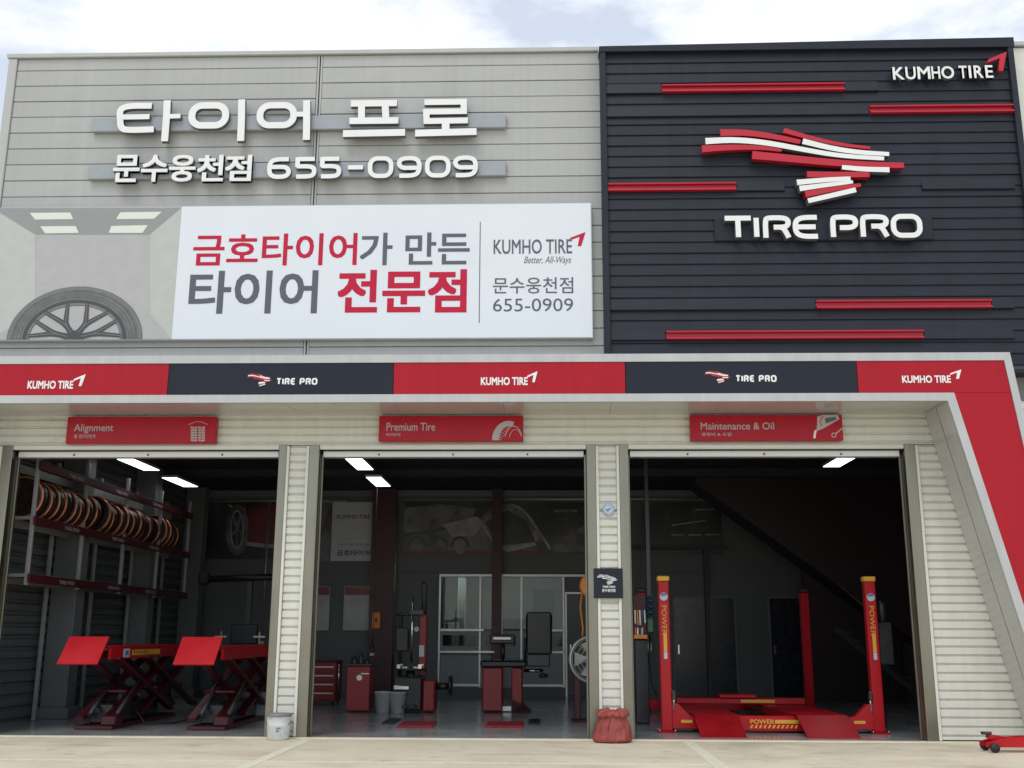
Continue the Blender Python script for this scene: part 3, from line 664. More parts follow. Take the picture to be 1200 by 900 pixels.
# red and black fascia faces
for x0, x1, mt_ in ((mir(orr(4.7)) + .0, -5.133, 'red_panel'), (-5.133, -2.041, 'charcoal_flat'), (-2.041, 1.105, 'red_panel'), (1.105, 4.209, 'charcoal_flat')):
    m = MB(); m.box(x0 + .003, x1 - .003, CY0, CY0 + .04, ZF0, ZF1, c=.003); m.build('fascia_panel', mt_, cp)
m = MB(); m.prism([(4.212, ZF0 + .002), (orr(ZF0), ZF0 + .002), (orr(ZF1), ZF1), (4.212, ZF1)], CY0, CY0 + .04); m.build('fascia_panel', 'red_panel', cp)
for s in (1, -1):
    f_ = (lambda x: x) if s == 1 else mir
    zt = ZF0 - .002; P_ = [(ir(0), 0.003), (orr(0), 0.003), (orr(zt), zt), (ir(zt), zt)]
    P_ = [(f_(x), z) for x, z in P_]
    m = MB(); m.prism(P_, CY0, CY0 + .04); lp = m.build('leg_panel', 'red_panel', cp)
    m = MB(); m.prism([(f_(x), z) for x, z in ((ii(0), .003), (ir(0) - .002, .003), (ir(ZF0), ZF0), (ii(ZS), ZS))], CY0 - .012, CY0 + .05); m.build('leg_trim', 'silver_trim', cp)
    m = MB(); m.prism([(f_(x), z) for x, z in ((orr(0) + .002, .003), (oo(0), .003), (oo(ZC), ZC), (orr(ZF1) + .002, ZF1))], CY0 - .012, CY0 + .05); m.build('leg_trim', 'silver_trim', cp)
    # reveal on the inside of the leg, and the outer return
    for fn, nm in ((lambda z: ii(z) + .004, 'leg_reveal'), (lambda z: oo(z) - .024, 'leg_return')):
        q = [(f_(fn(.003)), .003), (f_(fn(.003) + .02), .003), (f_(fn(4.44) + .02), 4.44), (f_(fn(4.44)), 4.44)] if nm == 'leg_reveal' else [(f_(fn(.003)), .003), (f_(fn(.003) + .02), .003), (f_(fn(ZC - .01) + .02), ZC - .01), (f_(fn(ZC - .01)), ZC - .01)]
        m = MB(); m.prism(q, CY0 + .0505, -.004 if nm == 'leg_reveal' else -.004); m.build(nm, 'soffit', cp)
        if nm == 'leg_reveal':   # panel joint line
            m = MB(); m.prism([(f_(fn(.003) - .003), .003), (f_(fn(.003)), .003), (f_(fn(4.40)), 4.40), (f_(fn(4.40) - .003), 4.40)], CY0 + .44, CY0 + .448); m.build('panel_joint', 'joint', cp)
xl_, xr_ = mir(ii(ZS)), ii(ZS)
m = MB(); m.prism([(xl_, ZS), (xr_, ZS), (ir(ZF0), ZF0 - .001), (mir(ir(ZF0)), ZF0 - .001)], CY0 - .0125, CY0 + .05); m.build('lower_trim', 'silver_trim', cp)
m = MB(); m.prism([(mir(orr(ZF1)), ZF1 + .001), (orr(ZF1), ZF1 + .001), (oo(ZC), ZC), (mir(oo(ZC)), ZC)], CY0 - .0125, CY0 + .05); m.build('upper_trim', 'silver_trim', cp)
m = MB(); m.box(mir(oo(ZC)) + .02, oo(ZC) - .02, CY0 + .051, -.03, ZC - .03, ZC - .005); m.build('top_cover', 'grey_trim', cp)
NS = 9
for k in range(NS):
    a = xl_ + .02 + (xr_ - xl_ - .04) * k / NS; b = xl_ + .02 + (xr_ - xl_ - .04) * (k + 1) / NS
    m = MB(); m.box(a + .002, b - .002, CY0 + .0505, -.004, ZS + .008, ZS + .03); m.build('soffit_panel', 'soffit', cp)
def ct(body, a, b, c, d, mt_, bold): return text(body, PR(a, b, c, d, CY0), CY0 - .004, 0, bold).build('lettering', mt_, cp)
for (a, b, c, d, e, f, gx, h) in ((32.5, 86, 446.2, 455.8, 86, 100, 438.5, 452.5), (563.5, 618.5, 442, 451.5, 617.5, 630, 435, 448), (1057, 1114, 440, 448.8, 1113, 1127, 433, 444)):
    ct('KUMHO TIRE', a, b, c, d, 'white_letter', .03)
    arrow(MB(), PR(e, f, gx, h, CY0), CY0 - .004, CY0 - .001).build('arrow', 'white_letter', cp)
for (a, b, c, d, e, f, gx, h) in ((323.5, 372.5, 443, 451, 290, 318.5, 437.5, 452.8), (861.5, 910.5, 439.6, 447.6, 826.5, 855.5, 434.5, 449)):
    mb = MB(); wl = [.72, .28, .72, .72, .4, .74, .74, .80]; tot = sum(wl); x = a
    for ch, wq in zip('TIRE PRO', wl):
        x1 = x + (b - a) * wq / tot
        if ch != ' ': glyph(mb, ch, PR(x + .5, x1 - .5, c, d, CY0), 1.9 * .0117, CY0 - .004, CY0 - .001)
        x = x1
    mb.build('lettering', 'white_letter', cp)
    mw, mr = MB(), MB()
    for k, (cc, q, wd) in enumerate(emblem_strokes(PR(e, f, gx, h, CY0))): (mr if cc else mw).ribbon(q, [v * 1.05 for v in wd], CY0 - .003 - k * .0004, CY0 - .001)
    mw.build('emblem', 'white_letter', cp); mr.build('emblem', 'red_letter', cp)

# ------------------------------------------------------------------ bay name signs under the soffit
def baysign(label, px, nm, sub, nmr, subr):
    r = PR(*px, -.11); t = thing('bay_sign', label, 'sign', ((r[0] + r[1]) / 2, -.06, r[2]), 'red bay name signs over the doors')
    m = MB(); m.box(r[0], r[1], -.11, -.012, r[2], r[3], c=.006); m.build('panel', 'red_panel', t)
    text(nm, PR(*nmr, -.11), -.114, 0, .008).build('lettering', 'print_pale', t)
    text(sub, PR(*subr, -.11), -.114, 0, .012).build('lettering', 'print_pale', t)
    return t
def Q(ox, oy, s, y=-.11): return lambda *p: [F(ox + u / s, oy + v / s, y) for u, v in p]
t = baysign('red Alignment bay sign with tyre tread icon, over the wheel rack bay', (78, 253, 488.3, 519.5), 'Alignment', '휠 얼라인먼트', (87, 133, 497, 508), (87, 112.5, 509, 513.6))
q = Q(60, 480, 5.714); mb = MB()
for k, (xa, xb) in enumerate(((935, 958), (960, 978), (985, 1003), (1006, 1030))):
    for j in range(6):
        za, zb = 112 + j * 17, 112 + j * 17 + 12; sh = 8 if k % 2 else 0
        mb.sheet(q((xa, za + sh), (xb, za + 4 - sh * .5), (xb, zb + 4 - sh * .5), (xa, zb + sh)), -.1135)
mb.ribbon(chaikin(q((918, 102), (985, 74), (1048, 100)), 2), .008, -.114, -.1125)
o = mb.build('tread_icon', 'print_pale', t); o['kind'] = 'stuff'
t = baysign('red Premium Tire bay sign with leaning tyre icon, over the middle bay', (444, 613, 487.2, 517), 'Premium Tire', '타이어', (453, 510, 495.5, 505), (453, 469, 507.5, 511.5))
q = Q(380, 230, 3); mb = MB()
def arcp(cx, cy, rx, ry, a0, a1, n): return [(cx + rx * math.cos(R(a0 + (a1 - a0) * k / n)), cy - ry * math.sin(R(a0 + (a1 - a0) * k / n))) for k in range(n + 1)]
for rr in (0, 9, 18):
    mb.ribbon(q(*arcp(648, 858, 52 - rr, 62 - rr * .6, 180, 70, 14)), .05 if rr < 18 else .012, -.1138 - rr * 1e-5, -.1125)
for k in range(7): mb.ribbon(q((600 + k * 7, 852 - k * 8), (622 + k * 5, 856 - k * 6)), .006, -.1145, -.1125)
mb.ribbon(q(*arcp(665, 858, 30, 50, 20, 165, 14)), .012, -.1142, -.1125); mb.ribbon(q(*arcp(672, 858, 22, 38, 20, 165, 14)), .008, -.1142, -.1125)
o = mb.build('tyre_icon', 'print_pale', t); o['kind'] = 'stuff'
t = baysign('red Maintenance & Oil bay sign with oil can and spanner icon', (809, 987.5, 486, 516.3), 'Maintenance & Oil', '경정비 & 오일', (821, 907, 495, 503.5), (822, 857, 507, 511))
q = Q(800, 470, 6); mb = MB()
mb.sheet(q((945, 110), (985, 98), (1090, 98), (1102, 128), (985, 195), (940, 212), (945, 160)), -.1130)
o = mb.build('oil_can_icon', 'print_pale', t)
MB().ribbon(q((985, 105), (968, 140), (975, 175)), .010, -.1142, -.1125).build('oil_can_edge', 'red_panel', t)
mb = MB(); mb.sheet(q((1000, 120), (1075, 110), (1080, 130), (1005, 158)), -.1140); mb.build('oil_can_label', 'print_grey', t)
mb = MB(); mb.ribbon(chaikin(q((936, 205), (928, 235), (926, 262)), 2), .03, -.1135, -.1125); mb.build('oil_drip', 'print_white', t)
mb = MB(); mb.ribbon(q(*[(1063 + 15 * math.cos(a), 240 + 15 * math.sin(a)) for a in [2 * math.pi * k / 12 for k in range(12)]]), .012, -.1135, -.1125, closed=True)
mb.ribbon(q((1076, 230), (1122, 190)), .016, -.1138, -.1125); mb.build('spanner_icon', 'print_pale', t)

# pillar plaque, round sticker
t = thing('wall_plaque', 'square black plaque with white emblem on the pillar between middle and right bays', 'plaque', (.878, -.05, 1.84))
r = PR(696, 730, 666, 701, -.06); m = MB(); m.box(r[0], r[1], -.062, -.03, r[2], r[3], c=.004); m.build('panel', 'charcoal_flat', t)
mb = MB()
for k, (c, qq, wd) in enumerate(emblem_strokes(PR(700, 723.5, 673, 685.5, -.062))): mb.ribbon(qq, [v * .7 for v in wd], -.0645 - k * .0003, -.0625)
mb.build('emblem', 'print_white', t)
text('TIRE PRO', PR(706, 721, 686.5, 688.8, -.062), -.066, 0, .03).build('lettering', 'print_white', t)
text('문수웅천점', PR(705.5, 721, 690, 693.8, -.062), -.066, 0, .02).build('lettering', 'print_white', t)
t = thing('round_sticker', 'small round blue and white sticker high on the pillar', 'sticker', (.896, -.02, 2.98))
def disc(cx, cz, r0, r1, n=24):
    return [(cx + r1 * math.cos(2 * math.pi * k / n), cz + r1 * math.sin(2 * math.pi * k / n)) for k in range(n)]
cx, cz = F(713, 597, -.03); MB().prism(disc(cx, cz, 0, .082), -.032, -.012).build('disc', 'sticker_blue', t)
MB().prism(disc(cx, cz, 0, .060), -.035, -.0325).build('inner_disc', 'sticker_pale', t)
MB().ribbon([(cx - .035, cz + .005), (cx - .01, cz - .02), (cx + .03, cz + .022)], .02, -.038, -.0355).build('mark', 'sticker_blue', t)
MB().ribbon(rring(cx, cz, .071, .071, .071, 6), .006, -.0345, -.0325, closed=True).build('ring', 'print_white', t)

# paint pail at the pillar
bx, by = (F(326.5, 850, -.2)[0], -.2)
t = thing('paint_pail', 'white metal paint pail with lid standing at foot of the left pillar', 'pail', (bx, by, 0))
m = MB(); m.lathe([(.001, .0), (.135, .0), (.142, .006), (.152, .17), (.156, .18), (.152, .19), (.160, .30), (.165, .305), (.165, .315), (.001, .315)], (bx, by, -.008), n=28); m.build('pail', 'bucket_white', t)
m = MB(); m.lathe([(.170, .288), (.174, .30), (.170, .325), (.155, .325), (.15, .315), (.001, .315)], (bx, by, -.004), n=28); m.build('lid', 'bucket_grey', t)
hp = [(bx + .172 * math.cos(a), by - .03 - .125 * math.sin(a) * .5, .235 - .10 * math.sin(a)) for a in [math.pi * k / 12 for k in range(13)]]
m = MB(); m.tube(hp, .004, 6); m.build('handle', 'dark_steel', t)
mb = MB()
for j in range(5):
    a = -math.pi / 2 + .22 + (j % 3 - 1) * .14; z = .14 - (j // 3) * .035; pv = [(bx + .1535 * math.cos(a + d), by + .1535 * math.sin(a + d), z + e) for d, e in ((-.05, -.012), (.05, -.012), (.05, .012), (-.05, .012))]
    mb.add(pv, [(0, 1, 2, 3)])
o = mb.build('printed_label', 'label_ink', t)

# red sack with a gathered neck
def sack(c, wx, wy, h):
    from mathutils import noise
    mb = MB(); n, K = 84, 40; vs, fs = [], []
    for k in range(K):
        u = k / (K - 1)
        if u < .08: r = .94 + .75 * u
        elif u < .66: r = 1.0 - .36 * ((u - .08) / .58) ** 1.25
        elif u < .74: r = .64 - .03 * (u - .66) / .08
        elif u < .84: r = .61 + .13 * math.sin((u - .74) / .10 * math.pi / 2)
        elif u < .94: r = .74 - .10 * (u - .84) / .10
        else: r = .64 - .40 * ((u - .94) / .06)
        for j in range(n):
            a = 2 * math.pi * j / n; ca, sa = math.cos(a), math.sin(a)
            p = Vector((ca * 1.6 + 3, sa * 1.6, u * 1.7)); q = Vector((ca * 4.2, sa * 4.2 + 7, u * 2.0))
            rid = 1 - 2 * abs(noise.noise(q)); f = 1 + .20 * noise.noise(p) + (.10 + .12 * u) * (rid - .5) + .05 * noise.noise(q * 2.4)
            zz = h * u * (1 + .10 * noise.noise(Vector((ca * 1.2, sa * 1.2 + 3, .3))) * u) + h * .05 * noise.noise(q * 1.3) * (u > .05)
            vs.append((c[0] + wx * r * f * ca + .025 * u, c[1] + wy * r * f * sa, max(.001, zz)))
    for k in range(K - 1):
        for j in range(n): a, b = k * n + j, k * n + (j + 1) % n; fs.append((a, b, b + n, a + n))
    vs.append((c[0] + .02, c[1], h * .90)); top = len(vs) - 1
    for j in range(n): fs.append(((K - 1) * n + j, (K - 1) * n + (j + 1) % n, top))
    fs.append(tuple(reversed(range(n)))); mb.add(vs, fs, 0, True); return mb
sx_ = F(717, 868, -.25)[0]
t = thing('red_sack', 'crumpled red woven sack tied shut at foot of the pillar with the plaque', 'sack', (sx_, -.28, 0))
sack((sx_, -.28, 0), .275, .20, .40).build('bag', 'sack', t)
mb = MB(); mb.tube([(sx_ - .02, -.405, .285), (sx_ - .03, -.43, .24), (sx_ - .05, -.445, .19), (sx_ - .04, -.45, .15)], .006, 6); mb.build('tie', 'maroon', t)

# ------------------------------------------------------------------ hanging ceiling lamps
LZ = 4.30
lamp0 = None
for k, (xc, yc, lb) in enumerate(((-7.27, 3.85, 'nearer lit strip panel lamp above the wheel rack bay'), (-7.27, 6.1, 'farther lit strip panel lamp above the wheel rack bay'),
                                 (-3.28, 3.8, 'nearer lit strip panel lamp above the middle bay'), (-3.28, 6.05, 'farther lit strip panel lamp above the middle bay'), (5.14, 3.5, 'single lit strip panel lamp in the right bay'))):
    if lamp0 is None:
        t = thing('ceiling_lamp', lb, 'lamp', (xc, yc, LZ), 'lit strip panel lamps hung from the ceiling')
        m = MB(); m.box(xc - .16, xc + .16, yc - .66, yc + .66, LZ + .003, LZ + .05, c=.006); m.build('housing', 'light_metal', t)
        m = MB(); m.box(xc - .145, xc + .145, yc - .645, yc + .645, LZ - .004, LZ + .002); m.build('diffuser', 'lamp', t)
        for yy in (yc - .5, yc + .5):
            m = MB(); m.tube([(xc, yy, LZ + .05), (xc, yy, CEIL)], .004, 6); m.build('wire', 'dark_steel', t)
        lamp0 = t
    else: copy_thing(lamp0, (xc, yc, LZ), lb)

# ------------------------------------------------------------------ rear wall: posters, windows, doors, columns
WY = BK - .03
def rp_(a, b, c, d): return PR(a, b, c, d, WY)
def BQ(ox, oy, s): return Q(ox, oy, s, WY)
# dark car banner, left
r = rp_(229, 352, 588, 655); t = thing('wall_banner', 'dark printed banner with red sports car nose high on rear wall, left', 'banner', ((r[0] + r[1]) / 2, WY, r[2]))
m = MB(); m.box(r[0], r[1], WY - .01, WY + .025, r[2], r[3]); m.build('sheet', 'banner_dark', t)
q = BQ(220, 560, 6.43)
MB().sheet(q((430, 270), (520, 215), (660, 200), (840, 240), (840, 480), (600, 500), (430, 470)), WY - .012).build('printed_car', 'banner_red', t)
MB().ribbon(q(*[(372 + 66 * math.cos(a), 390 + 170 * math.sin(a)) for a in [2 * math.pi * k / 28 for k in range(28)]]), .13, WY - .015, WY - .013, closed=True).build('printed_tyre', 'banner_grey', t)
MB().ribbon(q(*[(372 + 46 * math.cos(a), 390 + 140 * math.sin(a)) for a in [2 * math.pi * k / 28 for k in range(28)]]), .035, WY - .018, WY - .016, closed=True).build('printed_rim', 'banner_light', t)
mb = MB()
for k in range(5): mb.ribbon(q((372, 390), (372 + 44 * math.cos(R(90 + 72 * k)), 390 + 135 * math.sin(R(90 + 72 * k)))), .06, WY - .0170 - k * .0003, WY - .016)
mb.build('printed_spokes', 'banner_grey', t)
MB().sheet(q((440, 480), (600, 500), (840, 485), (840, 515), (600, 530), (440, 510)), WY - .0135).build('printed_bumper', 'banner_light', t)
MB().sheet(q((300, 200), (430, 225), (440, 260), (330, 235)), WY - .0135).build('printed_wing', 'banner_light', t)
# white maker poster
r = rp_(372, 447, 588, 657); t = thing('wall_poster', 'pale poster with maker name and arrow beside dark red column', 'poster', ((r[0] + r[1]) / 2, WY, r[2]))
m = MB(); rr = rp_(388.5, 447, 588.5, 657.5); m.box(rr[0], rr[1], WY - .01, WY + .025, rr[2], rr[3]); m.build('sheet', 'poster_white', t)
m = MB(); r2 = rp_(372, 387.3, 588.5, 657); m.box(r2[0], r2[1], WY - .008, WY + .025, r2[2], r2[3]); m.build('side_sheet', 'banner_grey', t)
text('KUMHO TIRE', rp_(395, 434, 603, 608), WY - .013, 0, .02).build('lettering', 'print_grey', t)
arrow(MB(), rp_(434, 441.5, 597, 604), WY - .013, WY - .0105).build('arrow', 'print_grey', t)
text('금호타이어', rp_(394.5, 434, 644.5, 651.5), WY - .013, 0, .03).build('lettering', 'print_grey', t)
text('타이어 전문점', rp_(396, 433, 636.5, 640), WY - .013, 0, .0).build('lettering', 'print_grey', t)
# middle car banner
r = rp_(474, 700, 588.5, 648.5); t = thing('wall_banner', 'long dark grey printed banner with car side and mirror above office windows', 'banner', ((r[0] + r[1]) / 2, WY, r[2]))
m = MB(); m.box(r[0], r[1], WY - .01, WY + .025, r[2], r[3]); m.build('sheet', 'banner_dark', t)
q = BQ(360, 530, 3.529)
MB().sheet(q((402, 350), (520, 330), (690, 300), (760, 230), (840, 210), (900, 240), (1000, 400), (800, 410), (402, 412)), WY - .012).build('printed_car', 'banner_grey', t)
MB().sheet(q((735, 290), (830, 240), (900, 280), (950, 370), (800, 385)), WY - .0145).build('printed_window', 'banner_dark', t)
MB().ribbon(q(*chaikin([(845, 215), (900, 240), (960, 330), (1005, 400)], 2)), .05, WY - .0165, WY - .0145).build('printed_pillar', 'banner_light', t)
MB().ribbon(q((725, 300), (790, 405)), .05, WY - .0175, WY - .0155).build('printed_pillar', 'banner_light', t)
for cx in (545, 632, 455):
    MB().ribbon(q(*[(cx + 36 * math.cos(a), 392 - 40 * math.sin(a)) for a in [math.pi * k / 14 for k in range(15)]]), .06, WY - .0165, WY - .0145).build('printed_wheel_arch', 'banner_dark', t)
MB().sheet(q((800, 395), (940, 372), (950, 385), (830, 412)), WY - .0145).build('printed_sill', 'banner_light', t)
m = MB(); a_ = rp_(474, 640, 644.5, 648.5); m.box(a_[0], a_[1], WY - .014, WY - .0105, a_[2], a_[3]); m.build('printed_stripe', 'banner_red', t)
MB().sheet(q((402, 230), (560, 215), (700, 235), (680, 285), (520, 320), (402, 335)), WY - .0115).build('printed_backdrop', 'banner_grey', t)
MB().sheet(q((560, 300), (700, 265), (735, 290), (690, 345), (600, 350)), WY - .0135).build('printed_bonnet', 'banner_light', t)
for cx in (545, 632): MB().sheet(q(*[(cx + 24 * math.cos(a), 394 - 27 * math.sin(a)) for a in [2 * math.pi * k / 18 for k in range(18)]]), WY - .0172).build('printed_wheel', 'banner_grey', t)
MB().sheet(q((930, 330), (950, 318), (962, 350), (945, 372)), WY - .0175).build('printed_mirror', 'banner_light', t)
MB().sheet(q((1010, 380), (1150, 300), (1190, 330), (1190, 410), (1020, 412)), WY - .0120).build('printed_road', 'banner_grey', t)
text('KUMHO TIRE', rp_(650, 677, 597, 600.5), WY - .0145, 0, .02).build('lettering', 'banner_light', t)
# right dark banner
r = rp_(752, 845.5, 589, 650); t = thing('wall_banner', 'nearly black printed banner with faint streaks behind the right bay', 'banner', ((r[0] + r[1]) / 2, WY, r[2]))
m = MB(); m.box(r[0], r[1], WY - .01, WY + .025, r[2], r[3]); m.build('sheet', 'banner_dark', t)
q = BQ(750, 560, 5.4545)
for pts in (((200, 300), (420, 270), (422, 276), (200, 308)), ((200, 362), (285, 360), (285, 368), (200, 370)), ((310, 362), (390, 360), (390, 368), (310, 370)), ((415, 360), (515, 357), (515, 366), (415, 368)), ((350, 200), (470, 196), (470, 206), (350, 209))):
    MB().sheet(q(*pts), WY - .0125).build('printed_streak', 'banner_light', t)
# rear windows: pale panels paint in the outside reflected in their glass
for (a, b, lb) in ((366, 386.5, 'window with painted pale reflection and red band, left of the pair on rear wall'), (402.5, 434, 'window with painted pale reflection and red band, beside the dark red column')):
    r = rp_(a, b, 687, 739); t = thing('window_reflection', lb, 'notice board', ((r[0] + r[1]) / 2, WY, r[2]), 'windows with painted reflections on the rear wall')
    m = MB(); m.box(r[0], r[1], WY - .03, WY + .025, r[2], r[3], c=.01); m.build('board', 'pail_reflection_grey', t)
    z = r[3] - (r[3] - r[2]) * .2; m = MB(); m.box(r[0] + .02, r[1] - .02, WY - .034, WY - .0305, z, r[3] - .02); m.build('top_band', 'banner_red', t)
# columns
for (a, b) in ((434, 462), (576.5, 588)):
    r = PR(a, b, 575, 820, WY - .15); m = MB(); xc = (r[0] + r[1]) / 2; hw = (r[1] - r[0]) / 2
    m.box(xc - hw, xc + hw, BK - .30, BK - .27, .002, CEIL - .001); m.box(xc - .012, xc + .012, BK - .27, BK - .035, .002, CEIL - .001); m.box(xc - hw, xc + hw, BK - .034, BK - .004, .002, CEIL - .001)
    m.build('column', 'maroon', rear_wall)
m = MB(); xp = F(463.5, 650, BK - .1)[0]; m.tube([(xp, BK - .1, .9), (xp, BK - .1, CEIL)], .018, 8); m.build('conduit', 'light_metal', rear_wall)

# office front
r = rp_(514, 697, 674.5, 806)
off = thing('office_front', 'aluminium framed office window front with counter hatches in rear wall', 'window', ((r[0] + r[1]) / 2, WY, .1))
ZT_, ZB_ = r[3], r[2]; x_of = lambda p: F(p, 740, WY)[0]; z_of = lambda p: F(600, p, WY)[1]
m = MB(); m.box(x_of(516), x_of(661), WY + .005, WY + .026, ZB_, z_of(739.5)); m.build('backing', 'office_panel', off)
fr = []
for a in (515, 562.5, 588, 611, 660.5):
    m = MB(); x = x_of(a); m.box(x - .026, x + .026, WY - .05, WY + .003, ZB_, ZT_ - .03, c=.005); m.build('mullion', 'alu', off)
for zz, xa, xb in ((ZT_, 514, 697), (z_of(738.5), 516, 567), (z_of(738.5), 645, 660), (z_of(764), 522, 581), (z_of(764), 645, 661), (z_of(803), 528, 562), (z_of(803), 612, 661)):
    m = MB(); m.box(x_of(xa), x_of(xb), WY - .056, WY + .002, zz - .03, zz + .03, c=.005); m.build('rail', 'alu', off)
for a, b in ((516, 562), (563.5, 587.5), (588.5, 610.5), (611.5, 660)):
    m = MB(); m.box(x_of(a) + .02, x_of(b) - .02, WY - .02, WY - .012, z_of(737), ZT_ - .03); m.build('pane', 'window_glass', off)
    m = MB(); m.box(x_of(a) + .02, x_of(b) - .02, WY - .02, WY - .010, ZB_ + .03, z_of(766)); m.build('lower_panel', 'office_panel', off)
for a, b in ((519, 557), (569, 604), (649, 658)):
    m = MB(); m.box(x_of(a), x_of(b), WY - .03, WY - .012, z_of(757), z_of(744.5)); h = m.build('hatch', 'glass_dark', off)
m = MB(); m.box(x_of(516), x_of(580), WY - .30, WY - .06, z_of(765), z_of(763)); m.build('counter_shelf', 'alu', off)
# office door and the two dark doors of the right bay
def reardoor(a, b, ztop, lb, frame=True):
    r = rp_(a, b, ztop, 817); t = thing('rear_door', lb, 'door', ((r[0] + r[1]) / 2, WY, 0))
    m = MB(); m.box(r[0] + .04, r[1] - .04, WY - .02, WY + .02, .04, r[3] - .04, c=.004); d = m.build('leaf', 'door_dark', t)
    m = MB(); m.box(r[0] + .10, r[0] + .13, WY - .06, WY - .021, .95, 1.15); m.build('handle', 'chrome', d)
    m = MB(); m.box(r[0], r[0] + .039, WY - .03, WY + .025, .003, r[3]); m.build('frame', 'alu' if frame else 'inner_column', t)
    m = MB(); m.box(r[1] - .039, r[1], WY - .03, WY + .025, .003, r[3]); m.build('frame', 'alu' if frame else 'inner_column', t)
    m = MB(); m.box(r[0] + .0395, r[1] - .0395, WY - .03, WY + .025, r[3] - .039, r[3]); m.build('frame', 'alu' if frame else 'inner_column', t)
reardoor(662.5, 698, 694, 'dark open office doorway leaf next to the window front')
reardoor(789, 864, 698.5, 'wide dark door in rear wall behind the four post lift', False)
reardoor(902, 946, 699, 'narrower dark door in rear wall near the stairs', False)
m = MB(); xp = F(828.5, 700, BK - .1)[0]; m.box(xp - .05, xp + .05, BK - .16, BK - .06, .0, 3.28); m.box(xp - 2.3, xp + .5, BK - .16, BK - .06, 3.282, 3.36); m.build('post', 'dark_wall', rear_wall)
for zz in (2.75,):
    m = MB(); m.box(XL + .13, OX0 - .1, BK - .006, BK - .001, zz, zz + .02); m.box(OX1 + .4, 7.5, BK - .006, BK - .001, zz, zz + .02); m.build('wall_seam', 'joint', rear_wall)
for xx in (-7.0, -6.0, -3.2, 2.2, 4.95, 6.1):
    m = MB(); m.box(xx, xx + .014, BK - .006, BK - .001, 0, 4.5); m.build('wall_seam', 'joint', rear_wall)
# dark steel stair rising to the left behind the right bay
st = thing('steel_staircase', 'dark maroon closed steel staircase rising leftwards behind the right bay', 'staircase', (6, 8, 0))
sy0, sy1 = 7.4, 8.4
A_ = F(815, 566, sy0); B_ = F(942, 657, sy0); sl = (B_[1] - A_[1]) / (B_[0] - A_[0]); xe = 7.5
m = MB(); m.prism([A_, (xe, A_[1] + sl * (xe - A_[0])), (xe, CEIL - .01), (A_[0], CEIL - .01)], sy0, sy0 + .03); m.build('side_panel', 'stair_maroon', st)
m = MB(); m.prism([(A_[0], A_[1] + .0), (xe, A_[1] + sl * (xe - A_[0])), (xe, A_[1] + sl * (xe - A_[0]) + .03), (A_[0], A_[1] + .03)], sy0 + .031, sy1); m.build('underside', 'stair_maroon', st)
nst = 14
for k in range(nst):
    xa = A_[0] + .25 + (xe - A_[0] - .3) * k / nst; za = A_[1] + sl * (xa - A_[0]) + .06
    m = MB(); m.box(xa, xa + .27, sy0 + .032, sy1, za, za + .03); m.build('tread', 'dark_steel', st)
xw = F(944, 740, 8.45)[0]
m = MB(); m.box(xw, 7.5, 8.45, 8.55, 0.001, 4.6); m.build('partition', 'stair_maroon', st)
lo = thing('low_stair', 'pale edged steps descending at right wall behind the red lift post', 'stair', (6.2, 5.6, 0))
for k in range(9):
    xa = 5.55 + k * .2; za = 1.45 - k * .165
    if za < .1: break
    m = MB(); m.box(xa, xa + .22, 5.8, 6.7, za - .03, za); m.build('tread', 'dark_steel', lo)
m = MB(); m.beam((5.45, 5.77, 1.50), (7.15, 5.77, .10), .03, .10); m.build('stringer', 'dark_steel', lo)
m = MB(); m.tube([(5.50, 5.77, 2.35), (7.1, 5.77, .98)], .02, 8); m.build('handrail', 'maroon', lo)

# ------------------------------------------------------------------ wheel rack along the left wall
RX0, RX1, RY0, RY1 = -8.10, -7.60, .75, 7.8
ZB3 = (2.20, 3.04, 3.87)
rk = thing('wheel_rack', 'long grey wall rack with red lettered beams holding the row of wheels', 'rack', (-7.85, 4.2, 0))
for k in range(5):
    yy = RY0 + (RY1 - RY0) * k / 4
    for xx in (RX0, RX1):
        m = MB(); m.box(xx - .028, xx + .028, yy - .028, yy + .028, (2.04 if xx == RX1 else .003), 4.12, c=.004); m.build('upright', 'rack_grey', rk)
    for zb in ZB3[:2]:
        m = MB(); m.box(RX0 + .0285, RX1 - .0285, yy - .022, yy + .022, zb - .045, zb + .005, c=.004); m.build('cross_bar', 'rack_grey', rk)
for zb in ZB3:
    for xx in (RX1 + .032, RX0 + .06):
        m = MB(); m.box(xx - .002, xx + .028, RY0 - .05, RY1 + .05, zb - .13, zb - .0, c=.004); b_ = m.build('beam', 'red_shaded' if xx > -7.8 else 'rack_grey', rk)
        if xx > -7.8:
            for yy in (1.7, 3.6, 5.4):
                vs, fs = text_geo('TIRE PRO', .02); xs = [v.x for v in vs]; sc_ = .55 / (max(xs) - min(xs))
                mb = MB(); mb.add([(xx + .0305, yy + (v.x - min(xs)) * sc_, zb - .10 + v.y * .075) for v in vs], fs); mb.build('lettering', 'print_pale', b_)
m = MB(); m.box(RX0 + .09, RX1 + .0, RY0 + .03, RY1 - .03, ZB3[0] - .03, ZB3[0] - .015); m.build('shelf', 'dark_steel', rk)
